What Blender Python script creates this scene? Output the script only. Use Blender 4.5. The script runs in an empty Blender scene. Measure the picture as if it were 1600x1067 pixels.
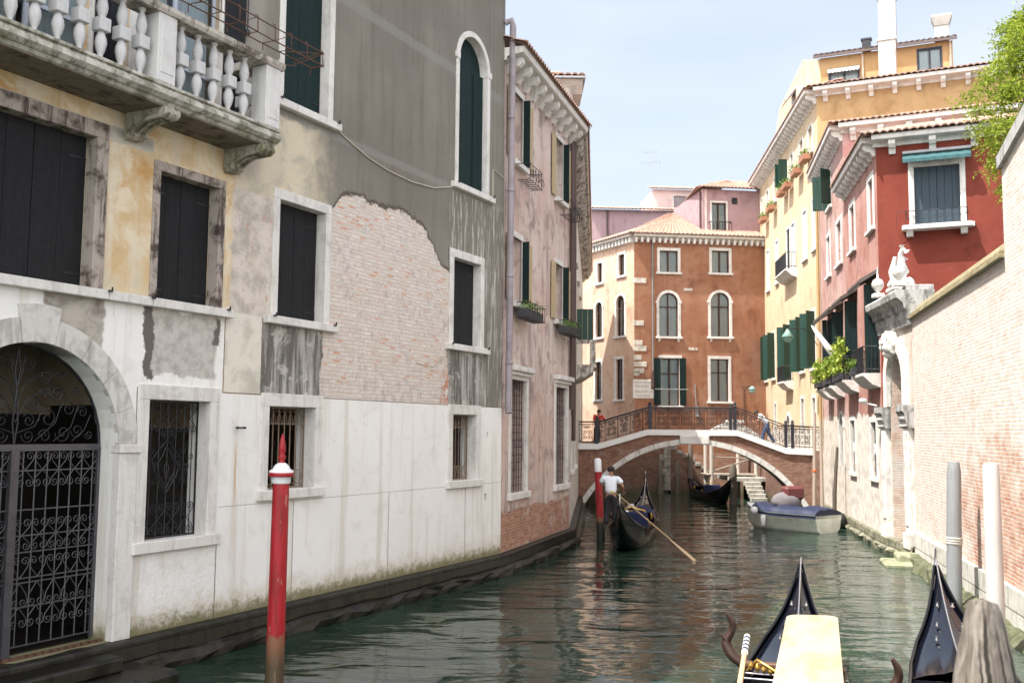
import bpy, bmesh, math, random
from mathutils import Vector, Matrix, noise as mnoise
R = math.radians
random.seed(7)
C = bpy.context.scene.collection
S = bpy.context.scene

# ------------------------------------------------------------ camera, sky, sun, exposure
cam = bpy.data.cameras.new('camera'); camo = bpy.data.objects.new('camera', cam); C.objects.link(camo)
cam.sensor_width = 36; cam.lens = 35.0; cam.clip_start = .1; cam.clip_end = 2000
camo.matrix_world = Matrix.Translation((0, 0, 3.5)) @ Matrix.Rotation(R(90 + 5.15), 4, 'X') @ Matrix.Rotation(R(.5), 4, 'Z')
cam.dof.use_dof = True; cam.dof.focus_distance = 14.5; cam.dof.aperture_fstop = 2.4
S.camera = camo
SUN_EL, SUN_AZ = 61, 68          # azimuth measured from straight behind the camera towards the left
w = bpy.data.worlds.new("World"); S.world = w; w.use_nodes = True
wn = w.node_tree; bg = wn.nodes['Background']
sky = wn.nodes.new('ShaderNodeTexSky'); sky.sky_type = 'NISHITA'; sky.sun_disc = False
sky.sun_elevation = R(SUN_EL); sky.sun_rotation = R(180 + SUN_AZ); sky.air_density = 1.0; sky.dust_density = 2.5; sky.ozone_density = 1.0
tc = wn.nodes.new('ShaderNodeTexCoord'); mp = wn.nodes.new('ShaderNodeMapping'); mp.inputs['Scale'].default_value = (1, 1, 3.2)
ns = wn.nodes.new('ShaderNodeTexNoise'); ns.inputs['Scale'].default_value = 1.6; ns.inputs['Detail'].default_value = 6
cr = wn.nodes.new('ShaderNodeValToRGB'); cr.color_ramp.elements[0].position = .42; cr.color_ramp.elements[1].position = .72
cr.color_ramp.elements[0].color = (.55, .55, .55, 1); cr.color_ramp.elements[1].color = (.9, .9, .9, 1)
mx = wn.nodes.new('ShaderNodeMix'); mx.data_type = 'RGBA'
# thin bright haze: glow added behind the camera to fill shade, dimmer and bluer ahead
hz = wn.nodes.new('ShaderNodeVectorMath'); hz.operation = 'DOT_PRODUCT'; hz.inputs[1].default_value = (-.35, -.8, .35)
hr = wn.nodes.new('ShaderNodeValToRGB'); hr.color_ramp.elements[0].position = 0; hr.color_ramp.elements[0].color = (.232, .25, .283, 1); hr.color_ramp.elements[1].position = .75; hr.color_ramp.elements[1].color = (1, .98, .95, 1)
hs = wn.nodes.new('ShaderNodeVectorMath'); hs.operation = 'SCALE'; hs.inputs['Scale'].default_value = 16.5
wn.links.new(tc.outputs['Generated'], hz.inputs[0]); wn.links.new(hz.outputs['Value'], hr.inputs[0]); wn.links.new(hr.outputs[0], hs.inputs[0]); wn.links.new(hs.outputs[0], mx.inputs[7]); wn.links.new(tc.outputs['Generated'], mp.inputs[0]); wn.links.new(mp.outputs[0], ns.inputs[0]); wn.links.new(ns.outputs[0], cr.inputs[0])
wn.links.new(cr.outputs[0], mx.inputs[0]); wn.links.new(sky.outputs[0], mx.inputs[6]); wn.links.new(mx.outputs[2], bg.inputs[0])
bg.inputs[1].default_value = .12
sl = bpy.data.lights.new('sun', 'SUN'); so = bpy.data.objects.new('sun', sl); C.objects.link(so)
sl.energy = 4.9; sl.angle = R(.55); sl.color = (1, .955, .88)
_s = Vector((-math.sin(R(SUN_AZ)) * math.cos(R(SUN_EL)), -math.cos(R(SUN_AZ)) * math.cos(R(SUN_EL)), math.sin(R(SUN_EL))))
so.rotation_euler = _s.to_track_quat('Z', 'Y').to_euler(); so.location = (-20, -10, 40)
S.view_settings.view_transform = 'Standard'; S.view_settings.look = 'None'; S.view_settings.gamma = 1
S.view_settings.exposure = 1.06
S.render.engine = 'CYCLES'

# ------------------------------------------------------------ shader DSL
class NT:
    def __init__(s, name, rough=.85, spec=.3):
        s.m = bpy.data.materials.new(name); s.m.use_nodes = True; s.t = s.m.node_tree
        s.b = s.t.nodes['Principled BSDF']; s.b.inputs['Roughness'].default_value = rough
        s.b.inputs['Specular IOR Level'].default_value = spec
        c = s.N('ShaderNodeTexCoord'); s.co = c.outputs['Object']
        sp = s.N('ShaderNodeSeparateXYZ'); s.L(s.co, sp.inputs[0]); s.x, s.y, s.z = sp.outputs
    def N(s, t, **k):
        n = s.t.nodes.new(t)
        for a, v in k.items(): setattr(n, a, v)
        return n
    def L(s, a, b):
        if hasattr(a, 'node') or isinstance(a, bpy.types.NodeSocket): s.t.links.new(a, b)
        else:
            if isinstance(a, (tuple, list)) and len(a) == 3 and b.type == 'RGBA': a = (*a, 1)
            elif isinstance(a, float) and b.type == 'RGBA': a = (a, a, a, 1)
            b.default_value = a
    def math(s, op, a, b=0., c=None, clamp=False):
        n = s.N('ShaderNodeMath', operation=op, use_clamp=clamp); s.L(a, n.inputs[0]); s.L(b, n.inputs[1])
        if c is not None: s.L(c, n.inputs[2])
        return n.outputs[0]
    def vec(s, x, y, z):
        n = s.N('ShaderNodeCombineXYZ'); s.L(x, n.inputs[0]); s.L(y, n.inputs[1]); s.L(z, n.inputs[2]); return n.outputs[0]
    def scl(s, v, k):
        n = s.N('ShaderNodeVectorMath', operation='MULTIPLY'); s.L(v, n.inputs[0]); n.inputs[1].default_value = k; return n.outputs[0]
    def noise(s, scale=1., detail=4., rough=.55, k=None, v=None, dist=0.):
        n = s.N('ShaderNodeTexNoise'); v = v or s.co
        if k: v = s.scl(v, k)
        s.L(v, n.inputs['Vector']); n.inputs['Scale'].default_value = scale; n.inputs['Detail'].default_value = detail
        n.inputs['Roughness'].default_value = rough; n.inputs['Distortion'].default_value = dist
        return n.outputs['Fac']
    def vor(s, scale, k=None, feat='F1', out='Distance'):
        n = s.N('ShaderNodeTexVoronoi', feature=feat); v = s.scl(s.co, k) if k else s.co
        s.L(v, n.inputs['Vector']); n.inputs['Scale'].default_value = scale; return n.outputs[out]
    def mr(s, x, a, b, c=0., d=1., smooth=True):
        n = s.N('ShaderNodeMapRange'); n.interpolation_type = 'SMOOTHSTEP' if smooth else 'LINEAR'
        s.L(x, n.inputs[0]); n.inputs[1].default_value = a; n.inputs[2].default_value = b; n.inputs[3].default_value = c; n.inputs[4].default_value = d
        return n.outputs[0]
    def mix(s, f, a, b, mode='MIX'):
        n = s.N('ShaderNodeMix', data_type='RGBA', blend_type=mode); s.L(f, n.inputs[0]); s.L(a, n.inputs[6]); s.L(b, n.inputs[7])
        return n.outputs[2]
    def ramp(s, f, els):
        n = s.N('ShaderNodeValToRGB'); e = n.color_ramp.elements
        while len(e) < len(els): e.new(.5)
        for q, (p, c) in zip(e, els): q.position = p; q.color = (*c, 1)
        s.L(f, n.inputs[0]); return n.outputs[0]
    def mul(s, *a):
        r = a[0]
        for b in a[1:]: r = s.math('MULTIPLY', r, b)
        return r
    def inside(s, v, a, b, e=.03):
        return s.mul(s.mr(v, a - e, a + e), s.mr(v, b - e, b + e, 1., 0.))
    def box(s, x, z, u0, u1, z0, z1, e=.03): return s.mul(s.inside(x, u0, u1, e), s.inside(z, z0, z1, e))
    def mx(s, a, b): return s.math('MAXIMUM', a, b)
    def curve(s, x, pts, x0, x1, z0, z1):
        """piecewise curve z(x), built as a float curve"""
        f = s.N('ShaderNodeFloatCurve'); t = s.mr(x, x0, x1, smooth=False); s.L(t, f.inputs['Value'])
        c = f.mapping.curves[0]
        P = [((a - x0) / (x1 - x0), (b - z0) / (z1 - z0)) for a, b in pts]
        c.points[0].location = P[0]; c.points[1].location = P[-1]
        for p in P[1:-1]: c.points.new(*p)
        for p in c.points: p.handle_type = 'VECTOR'
        f.mapping.update(); return s.math('MULTIPLY_ADD', f.outputs[0], z1 - z0, z0)
    def brick(s, w=.26, h=.075, m=.012, cols=((.3, .12, .07), (.42, .2, .12), (.5, .45, .4)), wob=.01):
        n = s.N('ShaderNodeTexBrick'); u = s.math('ADD', s.x, s.y)
        wz = s.math('MULTIPLY_ADD', s.noise(2.2, 2), wob * 2.5, s.z); wu = s.math('MULTIPLY_ADD', s.noise(3., 2), wob, u)
        s.L(s.vec(wu, wz, 0.), n.inputs['Vector']); n.inputs['Scale'].default_value = 1
        n.inputs['Brick Width'].default_value = w; n.inputs['Row Height'].default_value = h; n.inputs['Mortar Size'].default_value = m
        n.inputs['Mortar Smooth'].default_value = .4; n.inputs['Bias'].default_value = 0
        for i, c in enumerate(cols): n.inputs[i + 1].default_value = (*c, 1)
        return n.outputs['Color'], n.outputs['Fac']
    def bump(s, h, st=.4, d=.02, nrm=None):
        n = s.N('ShaderNodeBump'); n.inputs['Strength'].default_value = st; n.inputs['Distance'].default_value = d; s.L(h, n.inputs['Height'])
        if nrm: s.L(nrm, n.inputs['Normal'])
        return n.outputs[0]
    def done(s, col, nrm=None, rough=None):
        s.L(col, s.b.inputs['Base Color'])
        if nrm is not None: s.L(nrm, s.b.inputs['Normal'])
        if rough is not None: s.L(rough, s.b.inputs['Roughness'])
        return s.m

def m_plaster(name, base, dark=None, light=None, streak=.5, blot=.6, base_z=None, peel=None, algae=None, top_dirt=0, rough=.9):
    """weathered lime plaster: broad blotches, rain streaks, fine grain; optional stone/brick showing through below"""
    s = NT(name, rough, .2); dark = dark or tuple(c * .62 for c in base); light = light or tuple(min(.92, c * 1.22 + .02) for c in base)
    big = s.noise(.45, 5, .6); med = s.noise(1.9, 6, .62, dist=.6); st = s.noise(1., 5, .6, k=(3.2, 3.2, .28)); fine = s.noise(38, 3)
    c = s.mix(s.mr(big, .4, .6, 0, blot), base, light)
    c = s.mix(s.mr(med, .5, .66, 0, blot * .85), c, dark)
    c = s.mix(s.mr(st, .48, .68, 0, streak), c, dark)
    c = s.mix(s.mul(s.mr(s.noise(.55, 7, .7, dist=.8), .5, .62), s.mr(s.noise(1., 5, .6, k=(1.6, 1.6, .3)), .42, .6), blot * .8), c, tuple(q * .6 for q in dark)); c = s.mix(s.mr(fine, .35, .8, 0, .16), c, dark)
    h = s.math('ADD', s.math('MULTIPLY', med, .6), s.math('MULTIPLY', fine, .25))
    if peel:                                   # (z limit, ragged amount, colour tuple or 'brick')
        zl, rag, pc = peel
        edge = s.math('MULTIPLY_ADD', s.noise(.8, 6, .65), rag, s.z)
        f = s.mr(edge, zl + rag * .5, zl + rag * .5 + .06, 1, 0)
        if pc == 'brick': bc, bf = s.brick(cols=((.33, .12, .07), (.48, .24, .15), (.34, .3, .26))); bc = s.mix(s.mr(s.noise(1.3, 6, .7), .52, .66, 0, .7), bc, (.5, .45, .4)); bc = s.mix(s.mr(s.noise(3, 5), .55, .7, 0, .6), bc, (.14, .09, .06)); h2 = s.math('SUBTRACT', .5, s.math('MULTIPLY', bf, .5))
        else: bc = s.mix(s.mr(s.noise(2.5, 6), .4, .65), pc, tuple(q * .7 for q in pc)); h2 = s.noise(9, 4)
        c = s.mix(f, c, bc); h = s.math('ADD', s.math('MULTIPLY', s.math('SUBTRACT', 1., f), 1.), s.math('MULTIPLY', h2, .5))
    if algae:
        za, ca = algae
        f = s.mr(s.math('MULTIPLY_ADD', s.noise(2.5, 6, .7), .9, s.z), za + .2, za + .75, 1, 0)
        c = s.mix(s.math('MULTIPLY', f, .85), c, ca)
    return s.done(c, s.bump(h, .45, .012))

def m_stone(name, base=(.6, .57, .52), dirt=(.16, .14, .12), amt=.5, streak=.5, moss=0, rough=.8, block=None, mossc=(.12, .13, .05)):
    s = NT(name, rough, .3); a = s.noise(2.6, 7, .65, dist=.4); st = s.noise(1.3, 6, .65, k=(6, 6, .7)); f = s.noise(30, 4)
    c = s.mix(s.mr(a, .47, .64, 0, amt), base, dirt)
    c = s.mix(s.mr(st, .49, .66, 0, streak), c, dirt)
    c = s.mix(s.mr(f, .4, .75, 0, .22), c, tuple(q * .6 for q in base))
    if moss: c = s.mix(s.mr(s.noise(4, 6, .7), .62 - moss * .25, .75, 0, .8), c, mossc)
    h = s.math('MULTIPLY_ADD', f, .3, a)
    if block:
        bc, bf = s.brick(block[0], block[1], .015, ((1, 1, 1), (.82, .82, .8), (.3, .28, .25)), .004); c = s.mix(1, c, bc, 'MULTIPLY'); h = s.math('SUBTRACT', h, bf)
    return s.done(c, s.bump(h, .4, .012))

def m_brick(name, cols=((.34, .13, .08), (.46, .22, .14), (.48, .43, .38)), wash=.3, washcol=(.62, .58, .54), wet=None, rough=.9, dark=.4, washpatch=None):
    s = NT(name, rough, .2); bc, bf = s.brick(cols=cols)
    v = s.noise(3.4, 5); c = s.mix(s.mr(v, .4, .7, 0, dark), bc, tuple(q * .35 for q in cols[0]))
    wn_ = s.noise(1.05, 7, .68)
    if washpatch: wn_ = s.math('ADD', wn_, washpatch(s))
    if washcol is None:      # bleached bricks instead of a flat wash: the courses stay readable
        pale, _ = s.brick(cols=((.52, .41, .34), (.65, .58, .53), (.6, .56, .52))); washcol = s.mix(s.mr(s.noise(3.5, 7, .75), .42, .62, 0, .8), pale, (.68, .64, .59)); c = s.mix(s.mr(wn_, .62 - wash * .35, .76 - wash * .2, 0, .92), c, washcol)
    else: c = s.mix(s.mr(wn_, .62 - wash * .35, .76 - wash * .2, 0, .92), c, s.mix(s.noise(6, 5), washcol, tuple(q * .8 for q in washcol)))
    if wet: c = s.mix(s.mr(s.math('MULTIPLY_ADD', s.noise(2, 6, .7), .8, s.z), wet, wet + .7, .9, 0), c, (.07, .075, .04))
    h = s.math('SUBTRACT', s.math('MULTIPLY', s.noise(14, 4), .5), bf)
    return s.done(c, s.bump(h, .7, .015))

def m_paint(name, col, rough=.55, var=.35, metal=0, wood=False, spec=.4):
    s = NT(name, rough, spec); n = s.noise(3, 6, .65, k=(9, 9, .6) if wood else None); f = s.noise(22, 3)
    c = s.mix(s.mr(n, .4, .72, 0, var), col, tuple(q * .5 for q in col)); c = s.mix(s.mr(f, .5, .85, 0, var * .6), c, tuple(min(.9, q * 1.5 + .02) for q in col))
    s.b.inputs['Metallic'].default_value = metal
    return s.done(c, s.bump(n, .15, .006))

def m_glass(name, tint=(.9, .95, 1)):
    m = bpy.data.materials.new(name); m.use_nodes = True; t = m.node_tree; t.nodes.clear()
    o = t.nodes.new('ShaderNodeOutputMaterial'); mi = t.nodes.new('ShaderNodeMixShader'); tr = t.nodes.new('ShaderNodeBsdfTransparent'); g = t.nodes.new('ShaderNodeBsdfGlossy')
    tr.inputs[0].default_value = (*tint, 1); g.inputs['Roughness'].default_value = .03; fr = t.nodes.new('ShaderNodeFresnel'); fr.inputs[0].default_value = 1.7
    nz = t.nodes.new('ShaderNodeTexNoise'); nz.inputs['Scale'].default_value = 1.5; bp = t.nodes.new('ShaderNodeBump'); bp.inputs['Strength'].default_value = .06
    t.links.new(nz.outputs[0], bp.inputs['Height']); t.links.new(bp.outputs[0], g.inputs['Normal'])
    t.links.new(fr.outputs[0], mi.inputs[0]); t.links.new(tr.outputs[0], mi.inputs[1]); t.links.new(g.outputs[0], mi.inputs[2]); t.links.new(mi.outputs[0], o.inputs[0])
    return m

def m_leaf(name, cols, sub=.25):
    s = NT(name, .6, .25); oi = s.N('ShaderNodeNewGeometry')
    c = s.ramp(oi.outputs['Random Per Island'], [(i / (len(cols) - 1), q) for i, q in enumerate(cols)])
    s.L(c, s.b.inputs['Base Color'])
    tr = s.N('ShaderNodeBsdfTranslucent'); s.L(c, tr.inputs[0]); mi = s.N('ShaderNodeMixShader'); mi.inputs[0].default_value = sub
    o = s.t.nodes['Material Output']; s.t.links.new(s.b.outputs[0], mi.inputs[1]); s.t.links.new(tr.outputs[0], mi.inputs[2]); s.t.links.new(mi.outputs[0], o.inputs[0])
    return s.m

# ------------------------------------------------------------ mesh builder
def smooth_path(P, k=5, R_=None):
    """Catmull-Rom through the points (and radii)"""
    P = [Vector(p) for p in P]; out = []; rr = []
    for i in range(len(P) - 1):
        a, b, c, d = P[max(i - 1, 0)], P[i], P[i + 1], P[min(i + 2, len(P) - 1)]
        for j in range(k):
            t = j / k; out.append(.5 * ((2 * b) + (c - a) * t + (2 * a - 5 * b + 4 * c - d) * t * t + (3 * b - a - 3 * c + d) * t ** 3))
            if R_: rr.append(R_[i] + (R_[i + 1] - R_[i]) * t)
    out.append(P[-1]); rr.append(R_[-1] if R_ else 0)
    return (out, rr) if R_ else out
class MB:
    def __init__(s): s.v = []; s.f = []; s.mi = []; s.sm = []; s.cur = 0; s.smooth = False
    def add(s, vs, fs, smooth=None):
        o = len(s.v); s.v += [tuple(p) for p in vs]
        for f in fs: s.f.append(tuple(o + i for i in f)); s.mi.append(s.cur); s.sm.append(s.smooth if smooth is None else smooth)
        return s
    def box(s, x0, x1, y0, y1, z0, z1, M=None):
        vs = [(x, y, z) for z in (z0, z1) for y in (y0, y1) for x in (x0, x1)]
        if M is not None: vs = [M @ Vector(p) for p in vs]
        return s.add(vs, [(0, 2, 3, 1), (4, 5, 7, 6), (0, 1, 5, 4), (2, 6, 7, 3), (0, 4, 6, 2), (1, 3, 7, 5)], False)
    def bev(s, x0, x1, y0, y1, z0, z1, b=.01):
        """box with chamfered vertical/horizontal edges (rounded block)"""
        bm = bmesh.new(); bmesh.ops.create_cube(bm, size=1)
        for v in bm.verts: v.co = Vector(((x0 + x1) / 2 + v.co.x * (x1 - x0), (y0 + y1) / 2 + v.co.y * (y1 - y0), (z0 + z1) / 2 + v.co.z * (z1 - z0)))
        bmesh.ops.bevel(bm, geom=list(bm.edges), offset=b, segments=1, affect='EDGES')
        bm.verts.ensure_lookup_table(); s.add([v.co[:] for v in bm.verts], [[v.index for v in f.verts] for f in bm.faces], False); bm.free(); return s
    def prism(s, poly, y0, y1, axis='y'):
        """polygon in (x,z) extruded along y, or (y,z) along x, or (x,y) along z"""
        g = {'y': lambda a, b, t: (a, t, b), 'x': lambda a, b, t: (t, a, b), 'z': lambda a, b, t: (a, b, t)}[axis]
        n = len(poly); vs = [g(a, b, y0) for a, b in poly] + [g(a, b, y1) for a, b in poly]
        fs = [tuple(range(n)), tuple(range(2 * n - 1, n - 1, -1))] + [(i, i + n, (i + 1) % n + n, (i + 1) % n) for i in range(n)]
        return s.add(vs, fs, False)
    def tube(s, pts, r, seg=6, cap=True, smooth=True):
        pts = [Vector(p) for p in pts]; n = len(pts); rs = r if isinstance(r, (list, tuple)) else [r] * n
        vs = []; up = None
        for i, p in enumerate(pts):
            d = (pts[min(i + 1, n - 1)] - pts[max(i - 1, 0)])
            d = d.normalized() if d.length > 1e-9 else Vector((0, 0, 1))
            if up is None: up = Vector((0, 0, 1)) if abs(d.z) < .9 else Vector((1, 0, 0))
            a = d.cross(up); a = a.normalized() if a.length > 1e-6 else d.orthogonal().normalized(); b = a.cross(d).normalized(); up = b
            for k in range(seg): t = 2 * math.pi * k / seg; vs.append(p + (a * math.cos(t) + b * math.sin(t)) * rs[i])
        fs = [(i * seg + k, i * seg + (k + 1) % seg, (i + 1) * seg + (k + 1) % seg, (i + 1) * seg + k) for i in range(n - 1) for k in range(seg)]
        s.add(vs, fs, smooth)
        if cap: s.add(vs[:seg], [tuple(range(seg - 1, -1, -1))], False); s.add(vs[-seg:], [tuple(range(seg))], False)
        return s
    def lathe(s, prof, c=(0, 0, 0), seg=14, smooth=True, wob=0):
        vs = []
        for i, (r, z) in enumerate(prof):
            for k in range(seg):
                t = 2 * math.pi * k / seg; q = r * (1 + wob * (mnoise.noise(Vector((math.cos(t) * 2, math.sin(t) * 2, z * 1.5 + c[0]))) if wob else 0))
                vs.append((c[0] + q * math.cos(t), c[1] + q * math.sin(t), c[2] + z))
        n = len(prof); fs = [(i * seg + k, i * seg + (k + 1) % seg, (i + 1) * seg + (k + 1) % seg, (i + 1) * seg + k) for i in range(n - 1) for k in range(seg)]
        s.add(vs, fs, smooth); s.add(vs[:seg], [tuple(range(seg - 1, -1, -1))], False); s.add(vs[-seg:], [tuple(range(seg))], False); return s
    def grid(s, P, smooth=True, flip=False):
        """P[i][j] points"""
        n = len(P); m = len(P[0]); vs = [p for r in P for p in r]
        fs = [(i * m + j, i * m + j + 1, (i + 1) * m + j + 1, (i + 1) * m + j) for i in range(n - 1) for j in range(m - 1)]
        if flip: fs = [f[::-1] for f in fs]
        return s.add(vs, fs, smooth)
    def build(s, name, mat, parent=None, M=None, mats=None):
        me = bpy.data.meshes.new(name); me.from_pydata(s.v, [], s.f); me.update()
        o = bpy.data.objects.new(name, me); C.objects.link(o)
        for q in (mats or [mat]): me.materials.append(q)
        me.polygons.foreach_set('material_index', s.mi); me.polygons.foreach_set('use_smooth', s.sm)
        if parent: o.parent = parent
        if M is not None: o.matrix_local = M
        return o

def tag(o, label=None, cat=None, group=None, kind=None):
    if label: o['label'] = label
    if cat: o['category'] = cat
    if group: o['group'] = group
    if kind: o['kind'] = kind
    return o
def thing(name, label, cat, loc=(0, 0, 0), rz=0, group=None):
    o = bpy.data.objects.new(name, None); C.objects.link(o); o.location = loc; o.rotation_euler = (0, 0, rz); o.empty_display_size = .3
    return tag(o, label, cat, group)
def copy_tree(o, parent=None):
    c = o.copy(); C.objects.link(c)
    if parent: c.parent = parent
    for ch in list(o.children): copy_tree(ch, c)
    return c

class Fr:
    """a facade frame: x along the wall, y into the wall, z up"""
    def __init__(s, p0, p1, name=None, label=None, cat='building', root=None, group=None):
        a = math.atan2(p1[1] - p0[1], p1[0] - p0[0]); s.len = math.hypot(p1[0] - p0[0], p1[1] - p0[1])
        s.W = Matrix.Translation((p0[0], p0[1], 0)) @ Matrix.Rotation(a, 4, 'Z')
        if root is None: s.root = thing(name, label, cat, (p0[0], p0[1], 0), a, group); s.rw = s.W
        else: s.root = root.root; s.rw = root.W if isinstance(root, Fr) else root
        s.M = s.rw.inverted() @ s.W
    def part(s, name, mb, mat, parent=None, mats=None, label=None):
        o = mb.build(name, mat, parent or s.root, None if parent else s.M, mats)
        if label: o['label'] = label
        return o

def arc_pts(uc, zs, r, n=14, rz=None): return [(uc - r * math.cos(math.pi * i / n), zs + (rz or r) * math.sin(math.pi * i / n)) for i in range(n + 1)]

def wall(mb, u0, u1, z0, z1, holes=(), rev=.35, depth=6, shell=True, y=0):
    """front sheet with openings and reveals, closed behind; hole=(a,b,c,d,arch)"""
    us = sorted({u0, u1, *[h[0] for h in holes], *[h[1] for h in holes]}); zs = sorted({z0, z1, *[h[2] for h in holes], *[h[3] for h in holes]})
    us = [q for q in us if u0 <= q <= u1]; zs = [q for q in zs if z0 <= q <= z1]
    def inhole(a, b): return any(h[0] < a < h[1] and h[2] < b < h[3] for h in holes)
    for i in range(len(us) - 1):
        for j in range(len(zs) - 1):
            if not inhole((us[i] + us[i + 1]) / 2, (zs[j] + zs[j + 1]) / 2):
                mb.add([(us[i], y, zs[j]), (us[i + 1], y, zs[j]), (us[i + 1], y, zs[j + 1]), (us[i], y, zs[j + 1])], [(0, 1, 2, 3)], False)
    for h in holes:
        a, b, c, d = h[:4]; arch = len(h) > 4 and h[4]
        zt = d
        if arch:
            r = (b - a) / 2; rz = h[5] if len(h) > 5 else r; zt = d - rz; P = arc_pts((a + b) / 2, zt, r, 16, rz)
            n = len(P); half = n // 2
            for i in range(n - 1):
                cx = a if i < half else b
                p, q = P[i], P[i + 1]
                mb.add([(cx, y, d), (p[0], y, p[1]), (q[0], y, q[1])], [(0, 1, 2)], False)
                mb.add([(p[0], y, p[1]), (p[0], y + rev, p[1]), (q[0], y + rev, q[1]), (q[0], y, q[1])], [(0, 1, 2, 3)], True)
        else: mb.add([(a, y, d), (b, y, d), (b, y + rev, d), (a, y + rev, d)], [(0, 3, 2, 1)], False)
        mb.add([(a, y, c), (b, y, c), (b, y + rev, c), (a, y + rev, c)], [(0, 1, 2, 3)], False)
        for q, fl in ((a, 0), (b, 1)): mb.add([(q, y, c), (q, y + rev, c), (q, y + rev, zt), (q, y, zt)], [(0, 1, 2, 3) if fl else (3, 2, 1, 0)], False)
    if shell:
        D = y + depth
        mb.add([(u0, y, z0), (u0, D, z0), (u0, D, z1), (u0, y, z1)], [(0, 3, 2, 1)], False)
        mb.add([(u1, y, z0), (u1, D, z0), (u1, D, z1), (u1, y, z1)], [(0, 1, 2, 3)], False)
        mb.add([(u0, D, z0), (u1, D, z0), (u1, D, z1), (u0, D, z1)], [(0, 3, 2, 1)], False)
        mb.add([(u0, y, z1), (u1, y, z1), (u1, D, z1), (u0, D, z1)], [(0, 1, 2, 3)], False)
        mb.add([(u0, y, z0), (u1, y, z0), (u1, D, z0), (u0, D, z0)], [(0, 3, 2, 1)], False)
    return mb

def ring(mb, a, b, c, d, fw=.12, pr=.035, arch=False, bottom=False, y=0, depth=.06):
    """stone surround of an opening, standing pr proud of the wall"""
    y0, y1 = y - pr, y + depth
    e = .004
    if arch:
        r = (b - a) / 2; zt = d - r; P = arc_pts((a + b) / 2, zt, r - e, 18); Q = arc_pts((a + b) / 2, zt, r + fw, 18)
        for i in range(len(P) - 1): mb.prism([P[i], P[i + 1], Q[i + 1], Q[i]], y0, y1)
        mb.bev(a - fw * 1.35, a + e, y0 - .02, y1, zt - .06, zt + .1, .01); mb.bev(b - e, b + fw * 1.35, y0 - .02, y1, zt - .06, zt + .1, .01)
        top = zt - .06
    else: mb.bev(a - fw, b + fw, y0, y1, d - e, d + fw * 1.1, .008); top = d - e
    mb.bev(a - fw, a + e, y0, y1, c, top, .008); mb.bev(b - e, b + fw, y0, y1, c, top, .008)
    if bottom: mb.bev(a - fw, b + fw, y0, y1, c - fw, c + e, .008)
    return mb
def sill(mb, a, b, z, ext=.18, h=.13, pr=.14, y=0, brk=False):
    mb.bev(a - ext, b + ext, y - pr, y + .1, z - h, z + .012, .012)
    if brk:
        for q in (a, b): mb.prism([(y - pr * .8, z - h), (y + .05, z - h), (y + .05, z - h - .18), (y - .03, z - h - .18)], q - .07, q + .07, 'x')
    return mb

def leaf_shut(mb, a, b, c, d, y, planks=2, th=.035, arch_fn=None):
    n = planks; wd = (b - a) / n
    for i in range(n): mb.bev(a + i * wd + .003, a + (i + 1) * wd - .003, y, y + th, c, d, .004)
    return mb
def arch_planks(mb, a, b, c, d, y, n=6, th=.035):
    r = (b - a) / 2; zt = d - r; uc = (a + b) / 2; wd = (b - a) / n
    for i in range(n):
        x0 = a + i * wd + .003; x1 = a + (i + 1) * wd - .003; k = 5
        top = [(x0 + (x1 - x0) * j / k, zt + math.sqrt(max(0, r * r - (x0 + (x1 - x0) * j / k - uc) ** 2))) for j in range(k + 1)]
        mb.prism([(x1, c), (x0, c)] + top, y, y + th)
    return mb
# ------------------------------------------------------------ shared materials
STONE = m_stone('istrian_stone', (.68, .66, .63), (.27, .24, .215), .3, .3)
STONE_D = m_stone('stained_stone', (.52, .48, .43), (.09, .07, .055), .85, .85)
STONE_M = m_stone('mossy_stone', (.46, .44, .39), (.1, .09, .07), .7, .6, moss=.9)
QUAY = m_stone('wet_quay_stone', (.028, .025, .02), (.005, .005, .004), .85, .6, moss=.5, rough=.5, block=(1.3, .42), mossc=(.03, .034, .014))
SHUT = m_paint('slate_shutter_paint', (.013, .014, .016), .6, .6, wood=True, spec=.2)
SHUTG = m_paint('green_shutter_paint', (.006, .02, .02), .6, .45, wood=True, spec=.2)
SHUTB = m_paint('bright_green_shutter_paint', (.01, .045, .032), .5, .4, wood=True)
TAN = m_paint('tan_shutter_paint', (.42, .33, .2), .6, .35, wood=True)
IRON = m_paint('wrought_iron', (.045, .045, .052), .42, .5, metal=.6)
IRONG = m_paint('weathered_gate_iron', (.10, .10, .112), .4, .6, metal=.5)
RUST = m_paint('rusty_iron', (.11, .055, .035), .8, .6)
TANIRON = m_paint('rust_tan_iron', (.23, .17, .12), .7, .5)
BROWN = m_paint('brown_window_wood', (.07, .032, .02), .5, .3, wood=True)
WHITEP = m_paint('white_paint', (.72, .72, .72), .5, .12)
GLASS = m_glass('window_glass')
CURT = m_paint('pale_curtain', (.55, .6, .58), .9, .25, wood=True)
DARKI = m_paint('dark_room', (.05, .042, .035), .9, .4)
LEAD = m_paint('lead_grey_metal', (.36, .36, .38), .5, .4, metal=.2)
PIPEV = m_paint('weathered_violet_pipe', (.3, .26, .28), .6, .6)
PIPEB = m_paint('dark_brown_pipe', (.075, .045, .042), .5, .3)
LEAF = m_leaf('planter_leaves', [(.05, .11, .02), (.12, .2, .03), (.2, .3, .05), (.03, .07, .02)])
TILE = None
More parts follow.
